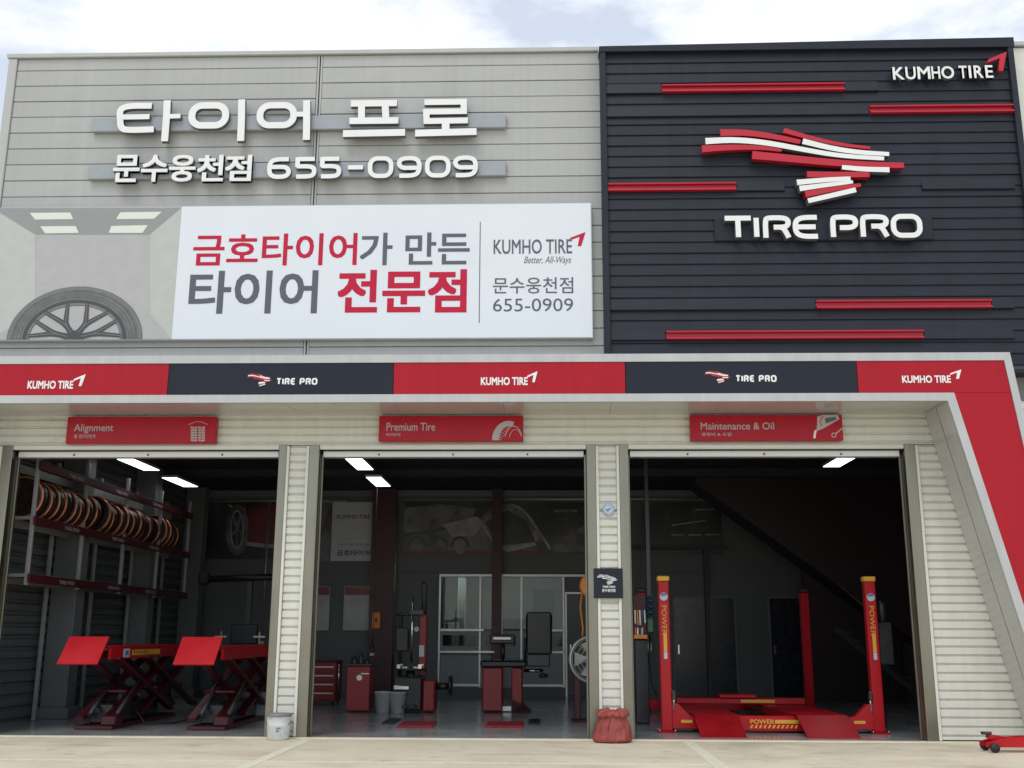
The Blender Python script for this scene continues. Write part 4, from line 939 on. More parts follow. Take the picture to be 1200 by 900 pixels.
# wheels standing in a row, seen edge-on
wr = .315; t0 = None; yw = .86; kw = 0; rnd = random.Random(11)
while yw < 7.3:
    loc = (-7.80, yw, ZB3[1] + wr - .02)
    if t0 is None:
        t0 = thing('wheel', 'copper rimmed wheel standing upright in the row on the wall rack', 'wheel', loc, 'copper rimmed wheels on the wall rack')
        m = MB(); m.lathe([(.230, -.085), (.255, -.098), (.285, -.095), (.308, -.07), (.308, .07), (.285, .095), (.255, .098), (.230, .085)], loc, 'y', 32, closed=True); m.build('tyre', 'copper_dark', t0)
        m = MB(); m.lathe([(.290, -.097), (.304, -.099), (.314, -.088), (.316, -.066), (.306, -.068), (.294, -.090)], loc, 'y', 32, closed=True); m.build('rim_band', 'copper', t0)
        m = MB(); m.lathe([(.229, -.088), (.222, -.094), (.212, -.090), (.19, -.03), (.05, -.05), (.001, -.05)], loc, 'y', 28)
        m.build('rim', 'copper_dark', t0)
        for a in range(5):
            ca, sa = math.cos(R(90 + 72 * a)), math.sin(R(90 + 72 * a)); m = MB()
            m.beam((loc[0] + .04 * ca, loc[1] - .066, loc[2] + .04 * sa), (loc[0] + .21 * ca, loc[1] - .085, loc[2] + .21 * sa), .03, .03, up=(0, 1, 0)); m.build('spoke', 'copper_dark', t0)
    else:
        c = copy_thing(t0, loc); c.rotation_euler = (0, rnd.uniform(0, 6), rnd.uniform(-.16, .10)); k_ = rnd.uniform(.9, 1.04); c.scale = (k_, rnd.uniform(.85, 1.1), k_); c.location.z -= wr * (1 - k_)
    if kw == 0: t0['label'] = 'nearest wheel of the copper rimmed row, facing out at the rack end'
    elif kw == 1: c['label'] = 'copper rimmed wheel standing upright in the row on the wall rack'
    else: c['label'] = 'copper rimmed wheel standing upright in the row on the wall rack'
    kw += 1; yw += rnd.uniform(.27, .33) if kw % 8 else .46

# ------------------------------------------------------------------ red scissor lift in the left bay
sl_ = thing('scissor_lift', 'red raised scissor alignment lift with two tilted front flaps', 'car lift', (-5.7, 2.8, 0))
for (xa, xb) in ((-6.82, -6.245), (-5.18, -4.605)):
    m = MB(); m.box(xa, xb, .70, 5.0, 1.145, 1.175, c=.006); rw = m.build('runway', 'red_gloss', sl_)
    for xx in (xa, xb - .04):
        m = MB(); m.box(xx, xx + .04, .72, 4.98, .985, 1.144, c=.006); m.build('side_beam', 'red_gloss', rw)
    m = MB(); m.add([(xa, .62, 1.305), (xb, .62, 1.305), (xb, .28, .935), (xa, .28, .935), (xa, .64, 1.290), (xb, .64, 1.290), (xb, .30, .92), (xa, .30, .92)],
                    [(0, 1, 2, 3), (7, 6, 5, 4), (0, 4, 5, 1), (3, 2, 6, 7), (1, 5, 6, 2), (0, 3, 7, 4)]); m.build('front_flap', 'red_gloss', sl_)
    m = MB(); m.tube([(xa + .02, .66, 1.13), (xb - .02, .66, 1.13)], .022, 10); m.build('hinge', 'dark_steel', sl_)
    for xx, (ya, yb) in ((xa + .06, (1.0, 3.5)), (xb - .12, (1.0, 3.5))):
        m = MB(); m.beam((xx + .03, ya, .14), (xx + .03, yb, 1.0), .06, .12, up=(1, 0, 0)); ar = m.build('scissor_arm', 'red_shaded', sl_)
        m = MB(); m.beam((xx + .10, yb, .14), (xx + .10, ya, 1.0), .05, .12, up=(1, 0, 0)); m.build('scissor_arm', 'red_shaded', sl_)
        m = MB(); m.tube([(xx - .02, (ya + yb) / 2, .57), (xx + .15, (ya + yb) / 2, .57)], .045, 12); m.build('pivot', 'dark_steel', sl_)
        m = MB(); m.tube([(xx + .15, ya + .05, .2), (xx + .15, ya + .95, .72)], [.035, .02], 10); m.build('cylinder', 'dark_steel', sl_)  # dark instead of chrome, painting in the shade under the runway
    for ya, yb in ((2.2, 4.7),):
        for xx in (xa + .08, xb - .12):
            m = MB(); m.beam((xx + .03, ya, .14), (xx + .03, yb, 1.0), .06, .12, up=(1, 0, 0)); m.build('scissor_arm', 'red_shaded', sl_)
            m = MB(); m.beam((xx + .10, yb, .14), (xx + .10, ya, 1.0), .05, .12, up=(1, 0, 0)); m.build('scissor_arm', 'red_shaded', sl_)
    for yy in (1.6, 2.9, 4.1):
        m = MB(); m.tube([(xa + .06, yy, .5), (xb - .05, yy, .5)], .03, 10); m.build('cross_tube', 'red_shaded', sl_)
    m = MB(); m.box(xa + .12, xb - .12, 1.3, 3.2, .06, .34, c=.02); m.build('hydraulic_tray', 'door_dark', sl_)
    m = MB(); m.box(xa + .04, xb + .02, .95, 3.7, .003, .055, c=.01); m.build('base_frame', 'red_shaded', sl_)
    m = MB(); m.box(xb - .16, xb + .06, .95, 1.25, .056, .20, c=.02); m.build('foot_block', 'red_shaded', sl_)
m = MB(); m.box(-5.0, -4.2, 3.2, 3.3, .002, .42, c=.01); m.build('control_box', 'office_panel', sl_)
def power_sticker(x, y0, y1, z0, z1, par):    # sticker on the x-facing side of a beam, read from the middle bay
    m = MB(); m.box(x, x + .002, y0, y1, z0, z1); m.build('sticker', 'yellow', par)
    vs, fs = text_geo('POWER'); xs = [v.x for v in vs]; k = (y1 - y0) * .5 / (max(xs) - min(xs)); h = z1 - z0
    mb = MB(); mb.add([(x + .004, y0 + .06 * (y1 - y0) + (v.x - min(xs)) * k, z0 + h * .2 + v.y * h * .8) for v in vs], fs); mb.build('lettering', 'black_plastic', par)
power_sticker(-6.2445, 1.55, 2.75, 1.03, 1.11, rw)
sl_kids = [c for c in sl_.children if c.name.startswith('runway')]
m = MB(); m.box(-6.2445, -6.2425, 1.2, 1.45, 1.005, 1.13); m.build('badge', 'sticker_pale', sl_kids[0])
m = MB(); m.box(-6.242, -6.240, 1.28, 1.40, 1.035, 1.10); m.build('badge_mark', 'sticker_blue', sl_kids[0])

# ------------------------------------------------------------------ red four post lift in the right bay
fp = thing('four_post_lift', 'red four post car lift with yellow capped posts in the right bay', 'car lift', (3.27, 3.2, 0))
def vtext(body, x0, x1, z0, z1, y, matn, par, name='lettering'):    # lettering turned a quarter, reading downwards
    vs, fs = text_geo(body); xs = [v.x for v in vs]; ys = [v.y for v in vs]; k = (z1 - z0) / (max(xs) - min(xs)); j = (x1 - x0) / (max(ys) - min(ys))
    mb = MB(); mb.add([(x0 + (v.y - min(ys)) * j, y, z1 - (v.x - min(xs)) * k) for v in vs], fs); mb.build(name, matn, par)
for (xc, yc, front) in ((1.752, 1.15, 1), (4.765, 1.15, 1), (1.80, 5.35, 0), (4.80, 5.35, 0)):
    m = MB(); m.box(xc - .078, xc + .078, yc - .07, yc + .07, .02, 2.13, c=.012); po = m.build('post', 'red_gloss', fp)
    m = MB(); m.box(xc - .088, xc + .088, yc - .08, yc + .08, 2.132, 2.205, c=.012); m.build('post_cap', 'yellow' if front else 'maroon', po)
    m = MB(); m.box(xc - .13, xc + .13, yc - .13, yc + .13, .002, .019, c=.004); m.build('foot_plate', 'red_gloss', po)
    if front:
        y = yc - .0715; MB().prism(disc(xc, 1.905, 0, .058, 18), y, y + .001).build('badge', 'sticker_pale', po)
        MB().prism([(xc - .045, 1.91), (xc + .045, 1.92), (xc + .03, 1.955), (xc - .03, 1.955)], y - .0015, y - .0005).build('badge_mark', 'sticker_blue', po)
        vtext('POWER', xc - .035, xc + .035, 1.36, 1.78, y - .001, 'yellow', po)
        m = MB(); m.box(xc - .02, xc + .03, y, y + .0008, 1.12, 1.38); m.build('sticker', 'yellow', po)
        m = MB(); m.box(xc - .02, xc + .03, y - .0005, y + .0008, 1.02, 1.115); m.build('sticker', 'sticker_pale', po)
        sgn = 1 if xc < 3 else -1
        m = MB(); m.tube([(xc + sgn * .105, yc - .05, .28), (xc + sgn * .105, yc - .05, .58)], .02, 8); m.build('lock_rod', 'chrome', po)
        m = MB(); m.box(xc + sgn * .08, xc + sgn * .13, yc - .09, yc - .03, .45, .56, c=.006); m.build('lock_block', 'dark_steel', po)
        m = MB(); m.prism([(xc + sgn * .08, .06), (xc + sgn * .50, .06), (xc + sgn * .50, .20), (xc + sgn * .32, .24), (xc + sgn * .16, .40), (xc + sgn * .08, .40)], yc - .06, yc + .06); gp = m.build('carriage', 'red_gloss', fp)
        m = MB(); m.box(xc + sgn * .20, xc + sgn * .36, yc - .063, yc - .0605, .135, .175); m.build('sticker', 'yellow', gp)
for yc in (1.15, 5.35):
    m = MB(); m.box(2.26 if yc < 3 else 1.9, 4.26 if yc < 3 else 4.7, yc - .09, yc + .09, .03, .235, c=.012); cb = m.build('cross_beam', 'red_gloss', fp)
    if yc < 3:
        text('POWER', (2.93, 3.27, .13, .19), yc - .092, 0, .02).build('lettering', 'yellow', cb)
        m = MB(); m.box(3.28, 3.62, yc - .0925, yc - .0905, .135, .185); m.build('sticker', 'yellow', cb)
        for k in range(11):
            a = 2.92 + k * .063; m = MB(); m.sheet([(a, .07), (a + .03, .07), (a + .055, .115), (a + .025, .115)], yc - .0925); m.build('hazard_mark', 'yellow', cb)
for (xa, xb) in ((2.12, 2.74), (3.56, 4.27)):
    m = MB(); m.box(xa, xb, 1.25, 5.25, .236, .262, c=.006); rw = m.build('runway', 'red_gloss', fp)
    m = MB(); m.box(xa + .01, xa + .05, 1.27, 5.23, .13, .2355); m.build('side_beam', 'red_gloss', rw)
    m = MB(); m.box(xb - .05, xb - .01, 1.27, 5.23, .13, .2355); m.build('side_beam', 'red_gloss', rw)
    m = MB(); m.add([(xa, .92, .262), (xb, .92, .262), (xb, .30, .012), (xa, .30, .012), (xa, .92, .24), (xb, .92, .24), (xb, .30, .001), (xa, .30, .001)],
                    [(0, 1, 2, 3), (7, 6, 5, 4), (0, 4, 5, 1), (3, 2, 6, 7), (1, 5, 6, 2), (0, 3, 7, 4)]); m.build('ramp', 'red_ramp', fp)
    m = MB(); m.box(xa, xb, .921, 1.249, .24, .262); m.build('ramp_bridge', 'red_ramp', fp)
jb = thing('jack_beam', 'red sliding jack beam with yellow sticker lying across the lift runways', 'jack', (3.2, 3.4, .26))
m = MB(); m.box(2.15, 4.25, 3.3, 3.55, .265, .36, c=.012); m.build('beam', 'red_gloss', jb)
m = MB(); m.box(2.85, 3.45, 3.25, 3.6, .361, .42, c=.015); m.build('jack_head', 'red_gloss', jb)
m = MB(); m.box(3.2, 3.75, 3.297, 3.2995, .29, .335); m.build('sticker', 'yellow', jb)

# ------------------------------------------------------------------ workshop equipment in the middle bay
def cab(name, label, cat, x0, x1, y0, y1, h, nd, matn, group=None):
    t = thing(name, label, cat, ((x0 + x1) / 2, (y0 + y1) / 2, 0), group)
    m = MB(); m.box(x0, x1, y0, y1, .08, h, c=.012); m.build('body', matn, t)
    m = MB(); m.box(x0 - .01, x1 + .01, y0 - .02, y1, h + .001, h + .03, c=.006); m.build('top', 'black_plastic', t)
    for k in range(nd):
        z0 = .12 + (h - .16) * k / nd; z1 = .12 + (h - .16) * (k + 1) / nd - .02
        m = MB(); m.box(x0 + .02, x1 - .02, y0 - .014, y0 - .001, z0, z1, c=.004); d = m.build('drawer', matn, t)
        m = MB(); m.box(x0 + .06, x1 - .06, y0 - .035, y0 - .0145, z1 - .045, z1 - .02); m.build('handle', 'light_metal', d)
    for xx in (x0 + .06, x1 - .06):
        for yy in (y0 + .06, y1 - .06):
            m = MB(); m.lathe([(.001, -.015), (.035, -.015), (.038, 0), (.035, .015), (.001, .015)], (xx, yy, .040), 'x', 12); m.build('castor', 'rubber', t)
    return t
xa = F(358, 800, 6.6)[0]; xb = F(394, 800, 6.6)[0]
t = cab('tool_chest', 'low red tool chest with drawers against rear wall of middle bay', 'tool chest', xa, xb, 6.6, 7.2, .82, 4, 'red_mid')
m = MB(); m.tube([(xb + .04, 6.62, .3), (xb + .04, 6.62, .78)], .02, 8); m.build('side_handle', 'chrome', t)
# tyre changer cabinet
xa, xb = F(405, 820, 4.7)[0], F(433, 820, 4.7)[0]
t = thing('parts_cabinet', 'red upright cabinet with black tools on top left of the tyre changer', 'cabinet', ((xa + xb) / 2, 4.9, 0))
m = MB(); m.box(xa, xb, 4.7, 5.2, .03, .80, c=.015); bd = m.build('body', 'red_mid', t)
MB().prism(disc((xa + xb) / 2 + .02, .60, 0, .05, 18), 4.685, 4.699).build('dial', 'light_metal', bd)
m = MB(); m.box((xa + xb) / 2 + .05, xb - .02, 4.682, 4.698, .66, .68); m.build('handle', 'light_metal', bd)
m = MB(); m.box(xa - .04, xb + .03, 4.68, 5.22, .801, .84, c=.006); m.build('tray', 'black_plastic', t)
for k, (dx, r_, h_) in enumerate(((.1, .06, .14), (.22, .045, .2), (.33, .05, .1))):
    m = MB(); m.lathe([(r_, 0), (r_, h_ * .7), (r_ * .5, h_ * .85), (r_ * .4, h_), (.001, h_)], (xa + dx, 4.9, .841), n=14); m.build('tool', 'black_plastic', t)
# tyre changer
xc, yc = F(484, 815, 5.0)[0], 5.0
t = thing('tyre_changer', 'black and red tyre changing machine with tall column and arms', 'tyre changer', (xc, yc, 0))
m = MB(); m.box(xc - .32, xc + .20, yc - .35, yc + .35, .04, .62, c=.03); m.build('body', 'black_plastic', t)
m = MB(); m.box(xc + .205, xc + .42, yc - .30, yc + .30, .03, .56, c=.02); m.build('side_box', 'red_mid', t)
m = MB(); m.lathe([(.08, .62), (.08, .72), (.30, .73), (.30, .76), (.001, .76)], (xc - .05, yc - .05, 0), n=24); tt = m.build('turntable', 'dark_steel', t)
for a in range(4):
    ca, sa = math.cos(R(45 + 90 * a)), math.sin(R(45 + 90 * a)); m = MB(); m.beam((xc - .05 + .1 * ca, yc - .05 + .1 * sa, .775), (xc - .05 + .28 * ca, yc - .05 + .28 * sa, .775), .06, .03); m.box(xc - .05 + .27 * ca - .03, xc - .05 + .27 * ca + .03, yc - .05 + .27 * sa - .03, yc - .05 + .27 * sa + .03, .76, .83); m.build('jaw', 'chrome', tt)
m = MB(); m.box(xc + .06, xc + .20, yc + .2, yc + .36, .62, 1.72, c=.012); cl = m.build('column', 'red_mid', t)
m = MB(); m.box(xc + .07, xc + .16, yc + .190, yc + .1995, .96, 1.16); m.build('sticker', 'poster_white', cl)
m = MB(); m.tube([(xc + .0, yc + .2, 1.45), (xc + .02, yc + .15, 1.45)], .045, 14); m.build('gauge', 'poster_white', cl)
m = MB(); m.box(xc - .1, xc + .16, yc + .0, yc + .19, 1.70, 1.80, c=.01); m.build('swing_arm', 'dark_steel', t)
m = MB(); m.tube([(xc - .05, yc + .03, .86), (xc - .05, yc + .03, 2.0)], .022, 10); m.build('mount_shaft', 'chrome', t)
m = MB(); m.tube([(xc + .12, yc + .25, 1.72), (xc + .08, yc + .25, 2.25), (xc + .11, yc + .25, 2.32), (xc + .18, yc + .25, 2.25), (xc + .17, yc + .25, 1.72)], .014, 8); m.build('hose_loop', 'black_plastic', t)
m = MB(); m.box(xc - .36, xc - .12, yc + .1, yc + .35, 1.05, 1.48, c=.02); m.build('helper_unit', 'black_plastic', t)
m = MB(); m.tube([(xc - .28, yc + .2, .62), (xc - .28, yc + .2, 1.75)], .035, 10); m.build('helper_column', 'dark_steel', t)
m = MB(); m.tube([(xc - .38, yc + .2, 1.72), (xc + .02, yc + .2, 1.72)], .03, 10); m.build('helper_arm', 'dark_steel', t)
m = MB(); m.box(xc - .30, xc - .02, yc - .43, yc - .352, .40, .47, c=.01); m.build('grill', 'chrome', t)
for k in range(3): m = MB(); m.box(xc - .28 + k * .15, xc - .19 + k * .15, yc - .52, yc - .352, .10, .14, c=.01); m.build('pedal', 'dark_steel', t)
m = MB(); m.tube([(xc + .42, yc, .45), (xc + .62, yc - .05, .45)], .06, 12); m.build('bead_arm', 'dark_steel', t)
m = MB(); m.lathe([(.001, -.03), (.16, -.03), (.18, 0), (.16, .03), (.001, .03)], (xc + .68, yc - .05, .46), 'x', 18); m.build('bead_disc', 'black_plastic', t)
# two grey pails
for (pxx, lb) in ((449, 'grey plastic pail left of the pair on shop floor by changer'), (466, 'grey plastic pail right of the pair on shop floor by changer')):
    x = F(pxx, 825, 4.6)[0]; t = thing('plastic_pail', lb, 'pail', (x, 4.6, 0), 'grey pails by the tyre changer')
    m = MB(); m.lathe([(.001, .004), (.12, .004), (.15, .34), (.158, .345), (.158, .37), (.145, .37), (.115, .03), (.001, .03)], (x, 4.6, 0), n=22); m.build('pail', 'pail_reflection_grey', t)
    m = MB(); m.tube([(x + .155 * math.cos(a), 4.6 - .10 * math.sin(a), .34 - .08 * math.sin(a)) for a in [math.pi * k / 10 for k in range(11)]], .005, 6); m.build('handle', 'dark_steel', t)
# wheel balancer
xc, yc = F(590, 820, 5.0)[0], 5.2
t = thing('wheel_balancer', 'red wheel balancer with black weight tray and dark wheel guard', 'wheel balancer', (xc, yc, 0))
m = MB(); m.box(xc - .38, xc - .02, yc - .25, yc + .25, .02, .78, c=.02); m.build('body', 'red_mid', t)
m = MB(); m.box(xc + .14, xc + .34, yc - .2, yc + .25, .02, .78, c=.02); m.build('pedestal', 'red_mid', t)
m = MB(); m.add([(xc + .14, yc - .3, .02), (xc + .5, yc - .3, .02), (xc + .5, yc + .2, .02), (xc + .14, yc + .2, .02), (xc + .16, yc - .2, .22), (xc + .36, yc - .2, .14), (xc + .36, yc + .2, .14), (xc + .16, yc + .2, .22)],
                [(3, 2, 1, 0), (4, 5, 6, 7), (0, 1, 5, 4), (1, 2, 6, 5), (2, 3, 7, 6), (3, 0, 4, 7)]); m.build('foot', 'maroon', t)
m = MB(); m.box(xc - .02 + .001, xc + .139, yc - .1, yc + .2, .02, .10); m.build('base_plate', 'light_metal', t)
m = MB(); m.box(xc - .42, xc + .42, yc - .30, yc + .30, .781, .90, c=.03); tr = m.build('weight_tray', 'black_plastic', t)
for k in range(4): m = MB(); m.box(xc - .36 + k * .18, xc - .22 + k * .18, yc - .24, yc - .05, .901, .93, c=.006); m.build('tray_bin', 'dark_steel', tr)
m = MB(); m.tube([(xc - .03, yc + .15, .90), (xc - .03, yc + .15, 1.2)], .04, 10); m.build('display_post', 'black_plastic', t)
m = MB(); m.box(xc - .27, xc + .20, yc + .05, yc + .22, 1.19, 1.36, c=.02); ds = m.build('display', 'black_plastic', t)
m = MB(); m.box(xc - .20, xc + .12, yc + .044, yc + .049, 1.27, 1.31); m.build('display_buttons', 'light_metal', ds)
m = MB(); m.tube([(xc + .36, yc, .72), (xc + .72, yc, .72)], .03, 12); m.build('shaft', 'chrome', t)
m = MB(); m.lathe([(.001, 0), (.07, 0), (.09, .05), (.03, .08), (.001, .08)], (xc + .72, yc, .60), 'z', 14); m.build('cone_nut', 'black_plastic', t)
# guard: a thick quarter hood
mb = MB(); prof = []
for k in range(11):
    a = R(-20 + 140 * k / 10); prof.append((yc - .05 + .42 * math.cos(a) * .8, 1.20 + .52 * math.sin(a)))
vs = [(x, y, z) for x in (xc + .40, xc + .88) for y, z in prof]; n = len(prof)
mb.add(vs, [(k, k + 1, n + k + 1, n + k) for k in range(n - 1)] + [tuple(range(n)), tuple(range(2 * n - 1, n - 1, -1))], 0)
mb.box(xc + .42, xc + .86, yc - .36, yc - .30, 1.02, 1.76, c=.02)
gd = mb.build('guard', 'black_plastic', t)
m = MB(); m.box(xc + .42, xc + .84, yc - .36, yc + .2, .80, 1.02, c=.02); m.build('guard_skirt', 'dark_steel', t)
m = MB(); m.tube([(xc + .38, yc + .1, .9), (xc + .39, yc + .05, 1.3)], .025, 8); m.build('guard_hinge', 'dark_steel', t)
# floor mats and plates
for (a, b, c, d, nm, mt_, lb, cat) in ((464, 506, 846.5, 852.5, 'floor_mat', 'mat_red', 'red floor mat in front of the tyre changer', 'mat'), (568, 613, 846.5, 852.8, 'floor_mat', 'mat_red', 'red floor mat in front of the wheel balancer', 'mat'),
                                        (447, 462, 842.5, 848, 'floor_plate', 'black_plastic', 'small black floor plate beside the grey pails', 'plate'), (619, 633, 843, 849, 'floor_plate', 'black_plastic', 'small black floor plate right of the balancer mat', 'plate')):
    def G(px, py, z=0):
        r = ROT @ Vector((px - CX, -(py - CY), -FPX)); t_ = (z - CAM.z) / r.z; p = CAM + r * t_; return p
    pa, pb = G((a + b) / 2, d), G((a + b) / 2, c); x0, x1 = G(a, d).x, G(b, d).x
    y0 = pa.y; y1 = min(pb.y, y0 + .9); mb = MB(); mb.box(x0, x1, y0, y1, .002, .022, c=.006)
    for k in range(6): xx = x0 + .05 + (x1 - x0 - .1) * k / 5; mb.box(xx - .012, xx + .012, y0 + .03, y1 - .03, .0215, .027)
    solo(mb, nm, mt_, lb, cat, ((x0 + x1) / 2, (y0 + y1) / 2, 0))
# drum fan on red stand, behind the right pillar of the middle bay
fx, fy, fz = .78, 3.1, .97
t = thing('drum_fan', 'round grey drum fan on red stand half hidden behind the pillar', 'fan', (fx, fy, 0))
m = MB(); m.lathe([(.36, -.12), (.385, -.10), (.385, .10), (.36, .12), (.35, .12), (.35, -.12)], (fx, fy, fz), 'y', 36, closed=True); m.build('drum', 'light_metal', t)
m = MB(); m.lathe([(.349, .08), (.001, .10)], (fx, fy, fz), 'y', 30); m.build('back_plate', 'dark_steel', t)
for k in range(5):
    a = R(72 * k + 15); ca, sa = math.cos(a), math.sin(a); b2 = a + .75; cb, sb = math.cos(b2), math.sin(b2)
    m = MB(); m.add([(fx + .07 * ca, fy - .03, fz + .07 * sa), (fx + .31 * ca, fy - .06, fz + .31 * sa), (fx + .31 * cb, fy + .03, fz + .31 * sb), (fx + .07 * cb, fy + .03, fz + .07 * sb)], [(0, 1, 2, 3)]); m.build('blade', 'fan_white', t)
m = MB(); m.lathe([(.001, -.08), (.07, -.08), (.08, .02), (.001, .02)], (fx, fy, fz), 'y', 18); m.build('hub', 'fan_white', t)
for k, rr in enumerate((.12, .19, .26, .33)):
    m = MB(); m.lathe([(rr - .004, -.125), (rr, -.129), (rr + .004, -.125), (rr, -.121)], (fx, fy, fz), 'y', 30, closed=True); m.build('guard_ring', 'light_metal', t)
for k in range(8):
    a = R(45 * k); m = MB(); m.tube([(fx + .1 * math.cos(a), fy - .132, fz + .1 * math.sin(a)), (fx + .36 * math.cos(a), fy - .128, fz + .36 * math.sin(a))], .003, 5); m.build('guard_wire', 'light_metal', t)
m = MB(); m.box(fx - .30, fx - .20, fy - .05, fy + .05, .03, .70, c=.01); m.build('stand_leg', 'maroon', t)
m = MB(); m.box(fx + .20, fx + .30, fy - .05, fy + .05, .03, .70, c=.01); m.build('stand_leg', 'maroon', t)
m = MB(); m.box(fx - .35, fx + .35, fy - .25, fy + .25, .003, .029, c=.008); m.build('stand_base', 'maroon', t)
# orange hose reel hung from the ceiling
hx, hy, hz = .80, 3.3, 2.16
t = thing('hose_reel', 'orange hose reel hanging beside the pillar of the middle bay', 'hose reel', (hx, hy, hz))
m = MB(); m.lathe([(.001, -.08), (.18, -.08), (.21, -.06), (.21, .06), (.18, .08), (.001, .08)], (hx, hy, hz), 'y', 26); m.build('drum', 'orange', t)
m = MB(); m.lathe([(.001, -.09), (.06, -.09), (.06, -.081), (.001, -.081)], (hx, hy, hz), 'y', 16); m.build('hub', 'black_plastic', t)
m = MB(); m.box(hx - .03, hx + .03, hy - .03, hy + .03, hz + .21, CEIL - .003); m.build('hanger', 'dark_steel', t)
m = MB(); m.tube([(hx - .17, hy, hz - .12), (hx - .20, hy, hz - .35), (hx - .16, hy, hz - .7), (hx - .18, hy, hz - 1.0)], .014, 8); m.build('hose', 'orange', t)
# tool stand behind the right bay's left post
xa, xb = F(741.5, 720, 2.6)[0] + .02, F(757, 720, 2.6)[0] + .02
t = thing('tool_stand', 'red tool board with hanging tools on dark cabinet beside the pillar', 'tool stand', ((xa + xb) / 2, 2.7, 0))
m = MB(); m.box(xa, xb, 2.6, 3.0, .01, 1.28, c=.012); m.build('cabinet', 'door_dark', t)
m = MB(); m.box(xa, xb, 2.78, 2.84, 1.281, 2.0, c=.008); bd = m.build('board', 'maroon', t)
rnd = random.Random(5)
for k in range(9):
    x = xa + .03 + (xb - xa - .06) * (k % 5) / 4; z = 1.75 - (k // 5) * .28
    m = MB(); m.beam((x, 2.765, z), (x + rnd.uniform(-.01, .01), 2.765, z - rnd.uniform(.14, .24)), .022, .02); m.build('tool', ('light_metal', 'orange', 'chrome', 'tool_blue')[k % 4], bd)
m = MB(); m.box(xa, xb, 2.66, 2.779, 1.30, 1.36); m.build('tray', 'orange', t)
hx = F(762, 740, 2.9)[0]
t = thing('air_hose', 'blue green coiled air hose drooping behind the front left lift post', 'hose', (hx, 2.95, 0))
m = MB(); m.tube([(hx + .05 * math.cos(k * .9), 2.95 + .05 * math.sin(k * .9), 1.98 - k * .0135) for k in range(46)], .016, 6); m.build('coil', 'tool_blue', t)
m = MB(); m.tube([(hx, 2.95, 1.36), (hx - .02, 2.95, 1.0), (hx + .02, 2.95, .6), (hx + .12, 2.9, .34), (hx + .3, 2.9, .22), (hx + .6, 2.95, .06)], .02, 8); m.build('hose', 'black_plastic', t)
m = MB(); m.box(hx - .03, hx + .03, 2.93, 2.99, 1.98, CEIL - .003); m.build('drop_pipe', 'dark_steel', t)
m = MB(); m.box(hx - .05, hx + .05, 2.88, 3.0, 1.40, 1.62, c=.01); m.build('regulator', 'tool_green', t)
# trolley jack outside at the canopy leg
jx, jy = 5.75, -1.15
t = thing('trolley_jack', 'low red trolley jack with black wheels on the ground by the canopy leg', 'jack', (jx, jy, 0))
for s in (-.11, .11):
    m = MB(); m.prism([(jx - .42, .05), (jx + .40, .05), (jx + .40, .11), (jx + .1, .17), (jx - .25, .15), (jx - .42, .10)], jy + s - .008, jy + s + .008); m.build('side_plate', 'red_gloss', t)
m = MB(); m.beam((jx + .15, jy, .10), (jx - .36, jy, .17), .10, .05); m.build('lift_arm', 'red_gloss', t)
m = MB(); m.lathe([(.001, 0), (.06, 0), (.065, .03), (.001, .03)], (jx - .37, jy, .19), n=18); m.build('saddle', 'dark_steel', t)
m = MB(); m.tube([(jx + .30, jy, .12), (jx + .95, jy + .05, .55)], .016, 8); m.build('handle', 'dark_steel', t)
for dx, rr in ((-.34, .055), (.34, .06)):
    for s in (-.15, .15):
        m = MB(); m.lathe([(.001, -.02), (rr, -.02), (rr, .02), (.001, .02)], (jx + dx, jy + s, rr - .010), 'y', 16); m.build('castor', 'rubber', t)

# ------------------------------------------------------------------ smaller workshop things
ax = F(285, 780, 7.2)[0]
t = thing('alignment_console', 'dark alignment console cabinet with screen behind the scissor lift', 'console', (ax, 7.2, 0))
m = MB(); m.box(ax - .55, ax + .45, 7.0, 7.6, .02, 1.0, c=.02); m.build('cabinet', 'door_dark', t)
m = MB(); m.box(ax - .30, ax + .25, 7.2, 7.28, 1.15, 1.55, c=.02); sc_ = m.build('screen', 'black_plastic', t)
m = MB(); m.box(ax - .05, ax + .02, 7.24, 7.30, 1.001, 1.149); m.build('screen_stand', 'dark_steel', t)
m = MB(); m.tube([(ax - .95, 7.3, 2.45), (ax + .95, 7.3, 2.52)], .07, 12); m.build('camera_beam', 'black_plastic', t)
m = MB(); m.box(ax - .05, ax + .05, 7.33, 7.43, 1.0, 2.48); m.build('mast', 'dark_steel', t)
for sx_k in (-.95, .95):
    m = MB(); m.box(ax + sx_k - .10, ax + sx_k + .10, 7.2, 7.4, 2.34, 2.60, c=.03); m.build('camera_head', 'black_plastic', t)
for k, dx in enumerate((-.42, .36)):
    m = MB(); m.beam((ax + dx, 7.0, 1.05), (ax + dx, 6.96, 1.40), .03, .03); m.beam((ax + dx - .12, 6.95, 1.30), (ax + dx + .12, 6.95, 1.30), .03, .03); m.build('wheel_clamp', 'light_metal', t)
ox = F(441, 727, BK - .36)[0]; oz = F(441, 727, BK - .36)[1]
t = thing('switch_box', 'orange switch box on the wide dark red column', 'switch box', (ox, BK - .34, oz))
m = MB(); m.box(ox - .10, ox + .10, BK - .40, BK - .302, oz - .18, oz + .18, c=.012); m.build('case', 'orange', t)
m = MB(); m.box(ox - .02, ox + .02, BK - .43, BK - .4005, oz - .04, oz + .05, c=.004); m.build('lever', 'black_plastic', t)
wx, wz = F(436, 763, 6.5)
t = thing('work_lamp', 'white hand lamp hanging on black cord before the dark red column', 'lamp', (wx, 6.5, wz))
m = MB(); m.tube([(wx, 6.5, wz + .03), (wx + .02, 6.5, wz + .3), (wx - .01, 6.5, 3.0), (wx, 6.5, CEIL)], .008, 6); m.build('cord', 'black_plastic', t)
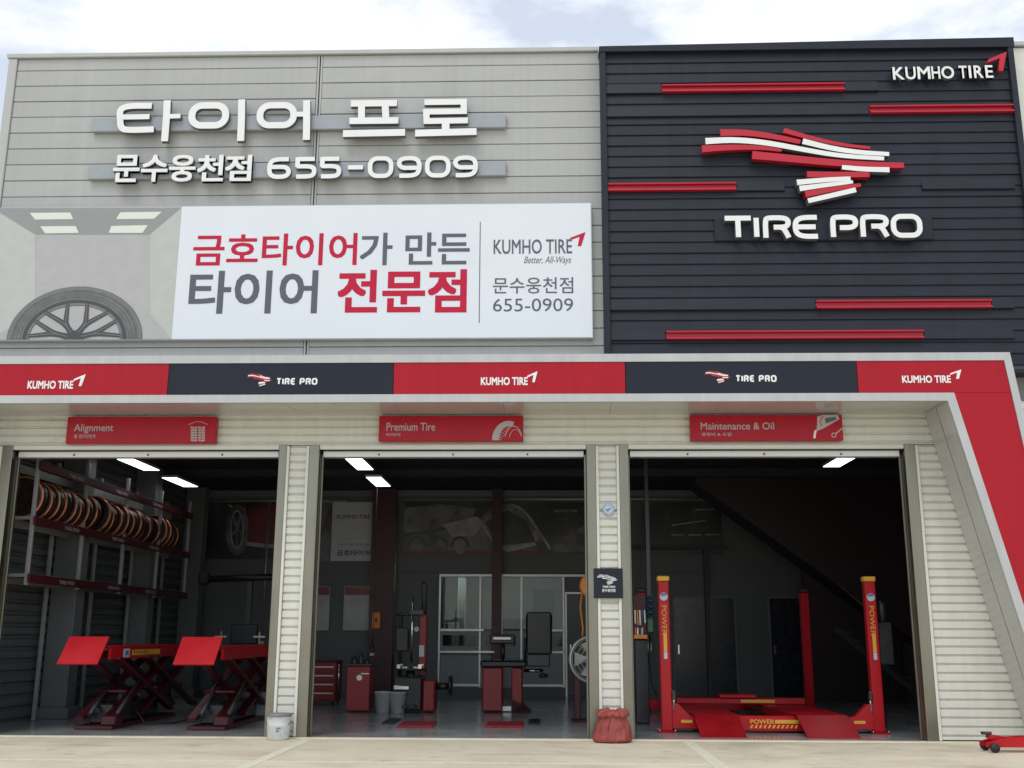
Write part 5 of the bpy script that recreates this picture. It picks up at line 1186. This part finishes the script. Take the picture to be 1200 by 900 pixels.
m = MB(); m.lathe([(.001, -.09), (.045, -.09), (.05, .02), (.03, .06), (.001, .06)], (wx, 6.5, wz), n=14); m.build('body', 'print_white', t)
m = MB(); m.lathe([(.052, -.03), (.056, -.03), (.04, .12), (.036, .12)], (wx, 6.5, wz), n=12); m.build('cage', 'black_plastic', t)
# pipes and cable trays on the rear and left walls
for zz, xa_, xb_ in ((4.40, XL + .2, -4.6), (4.44, -3.6, 7.3)):
    m = MB(); m.tube([(xa_, BK - .06, zz), (xb_, BK - .06, zz)], .025, 8); m.build('wall_pipe', 'light_metal', rear_wall)
for xx in (-6.45, 2.35, 1.45):
    m = MB(); m.tube([(xx, BK - .05, 1.2), (xx, BK - .05, 4.40)], .016, 8); pp = m.build('wall_pipe', 'light_metal', rear_wall)
    m = MB(); m.box(xx - .07, xx + .07, BK - .10, BK - .008, 1.0, 1.2, c=.01); m.build('socket_box', 'light_metal', pp)
for (pa, pb, pz) in ((300, 322, 700), (372, 384, 765)):
    pass
# hydraulic hoses and anchor bolts on the lifts
for xc in (1.752, 4.765):
    for dx in (-.11, .11):
        for dy in (-.11, .11):
            m = MB(); m.lathe([(.001, .019), (.014, .019), (.014, .040), (.001, .040)], (xc + dx, 1.15 + dy, 0), n=6); m.build('anchor_bolt', 'chrome', fp)
m = MB(); m.tube([(4.86, 1.25, 1.5), (4.90, 1.28, 1.1), (4.89, 1.3, .6), (4.95, 1.4, .1), (5.0, 2.4, .03), (4.92, 5.2, .03)], .014, 8); m.build('hydraulic_hose', 'black_plastic', fp)
m = MB(); m.tube([(-5.0, 3.2, .35), (-5.3, 2.6, .1), (-5.7, 2.0, .02), (-6.1, 1.9, .02), (-6.3, 1.9, .3)], .016, 8); m.build('hydraulic_hose', 'black_plastic', sl_)
m = MB(); m.box(4.87, 5.08, 1.20, 1.36, .95, 1.55, c=.015); pu = m.build('power_unit', 'dark_steel', fp)
m = MB(); m.lathe([(.001, 0), (.075, 0), (.08, .26), (.04, .30), (.001, .30)], (4.97, 1.28, 1.551), n=16); m.build('motor', 'black_plastic', pu)
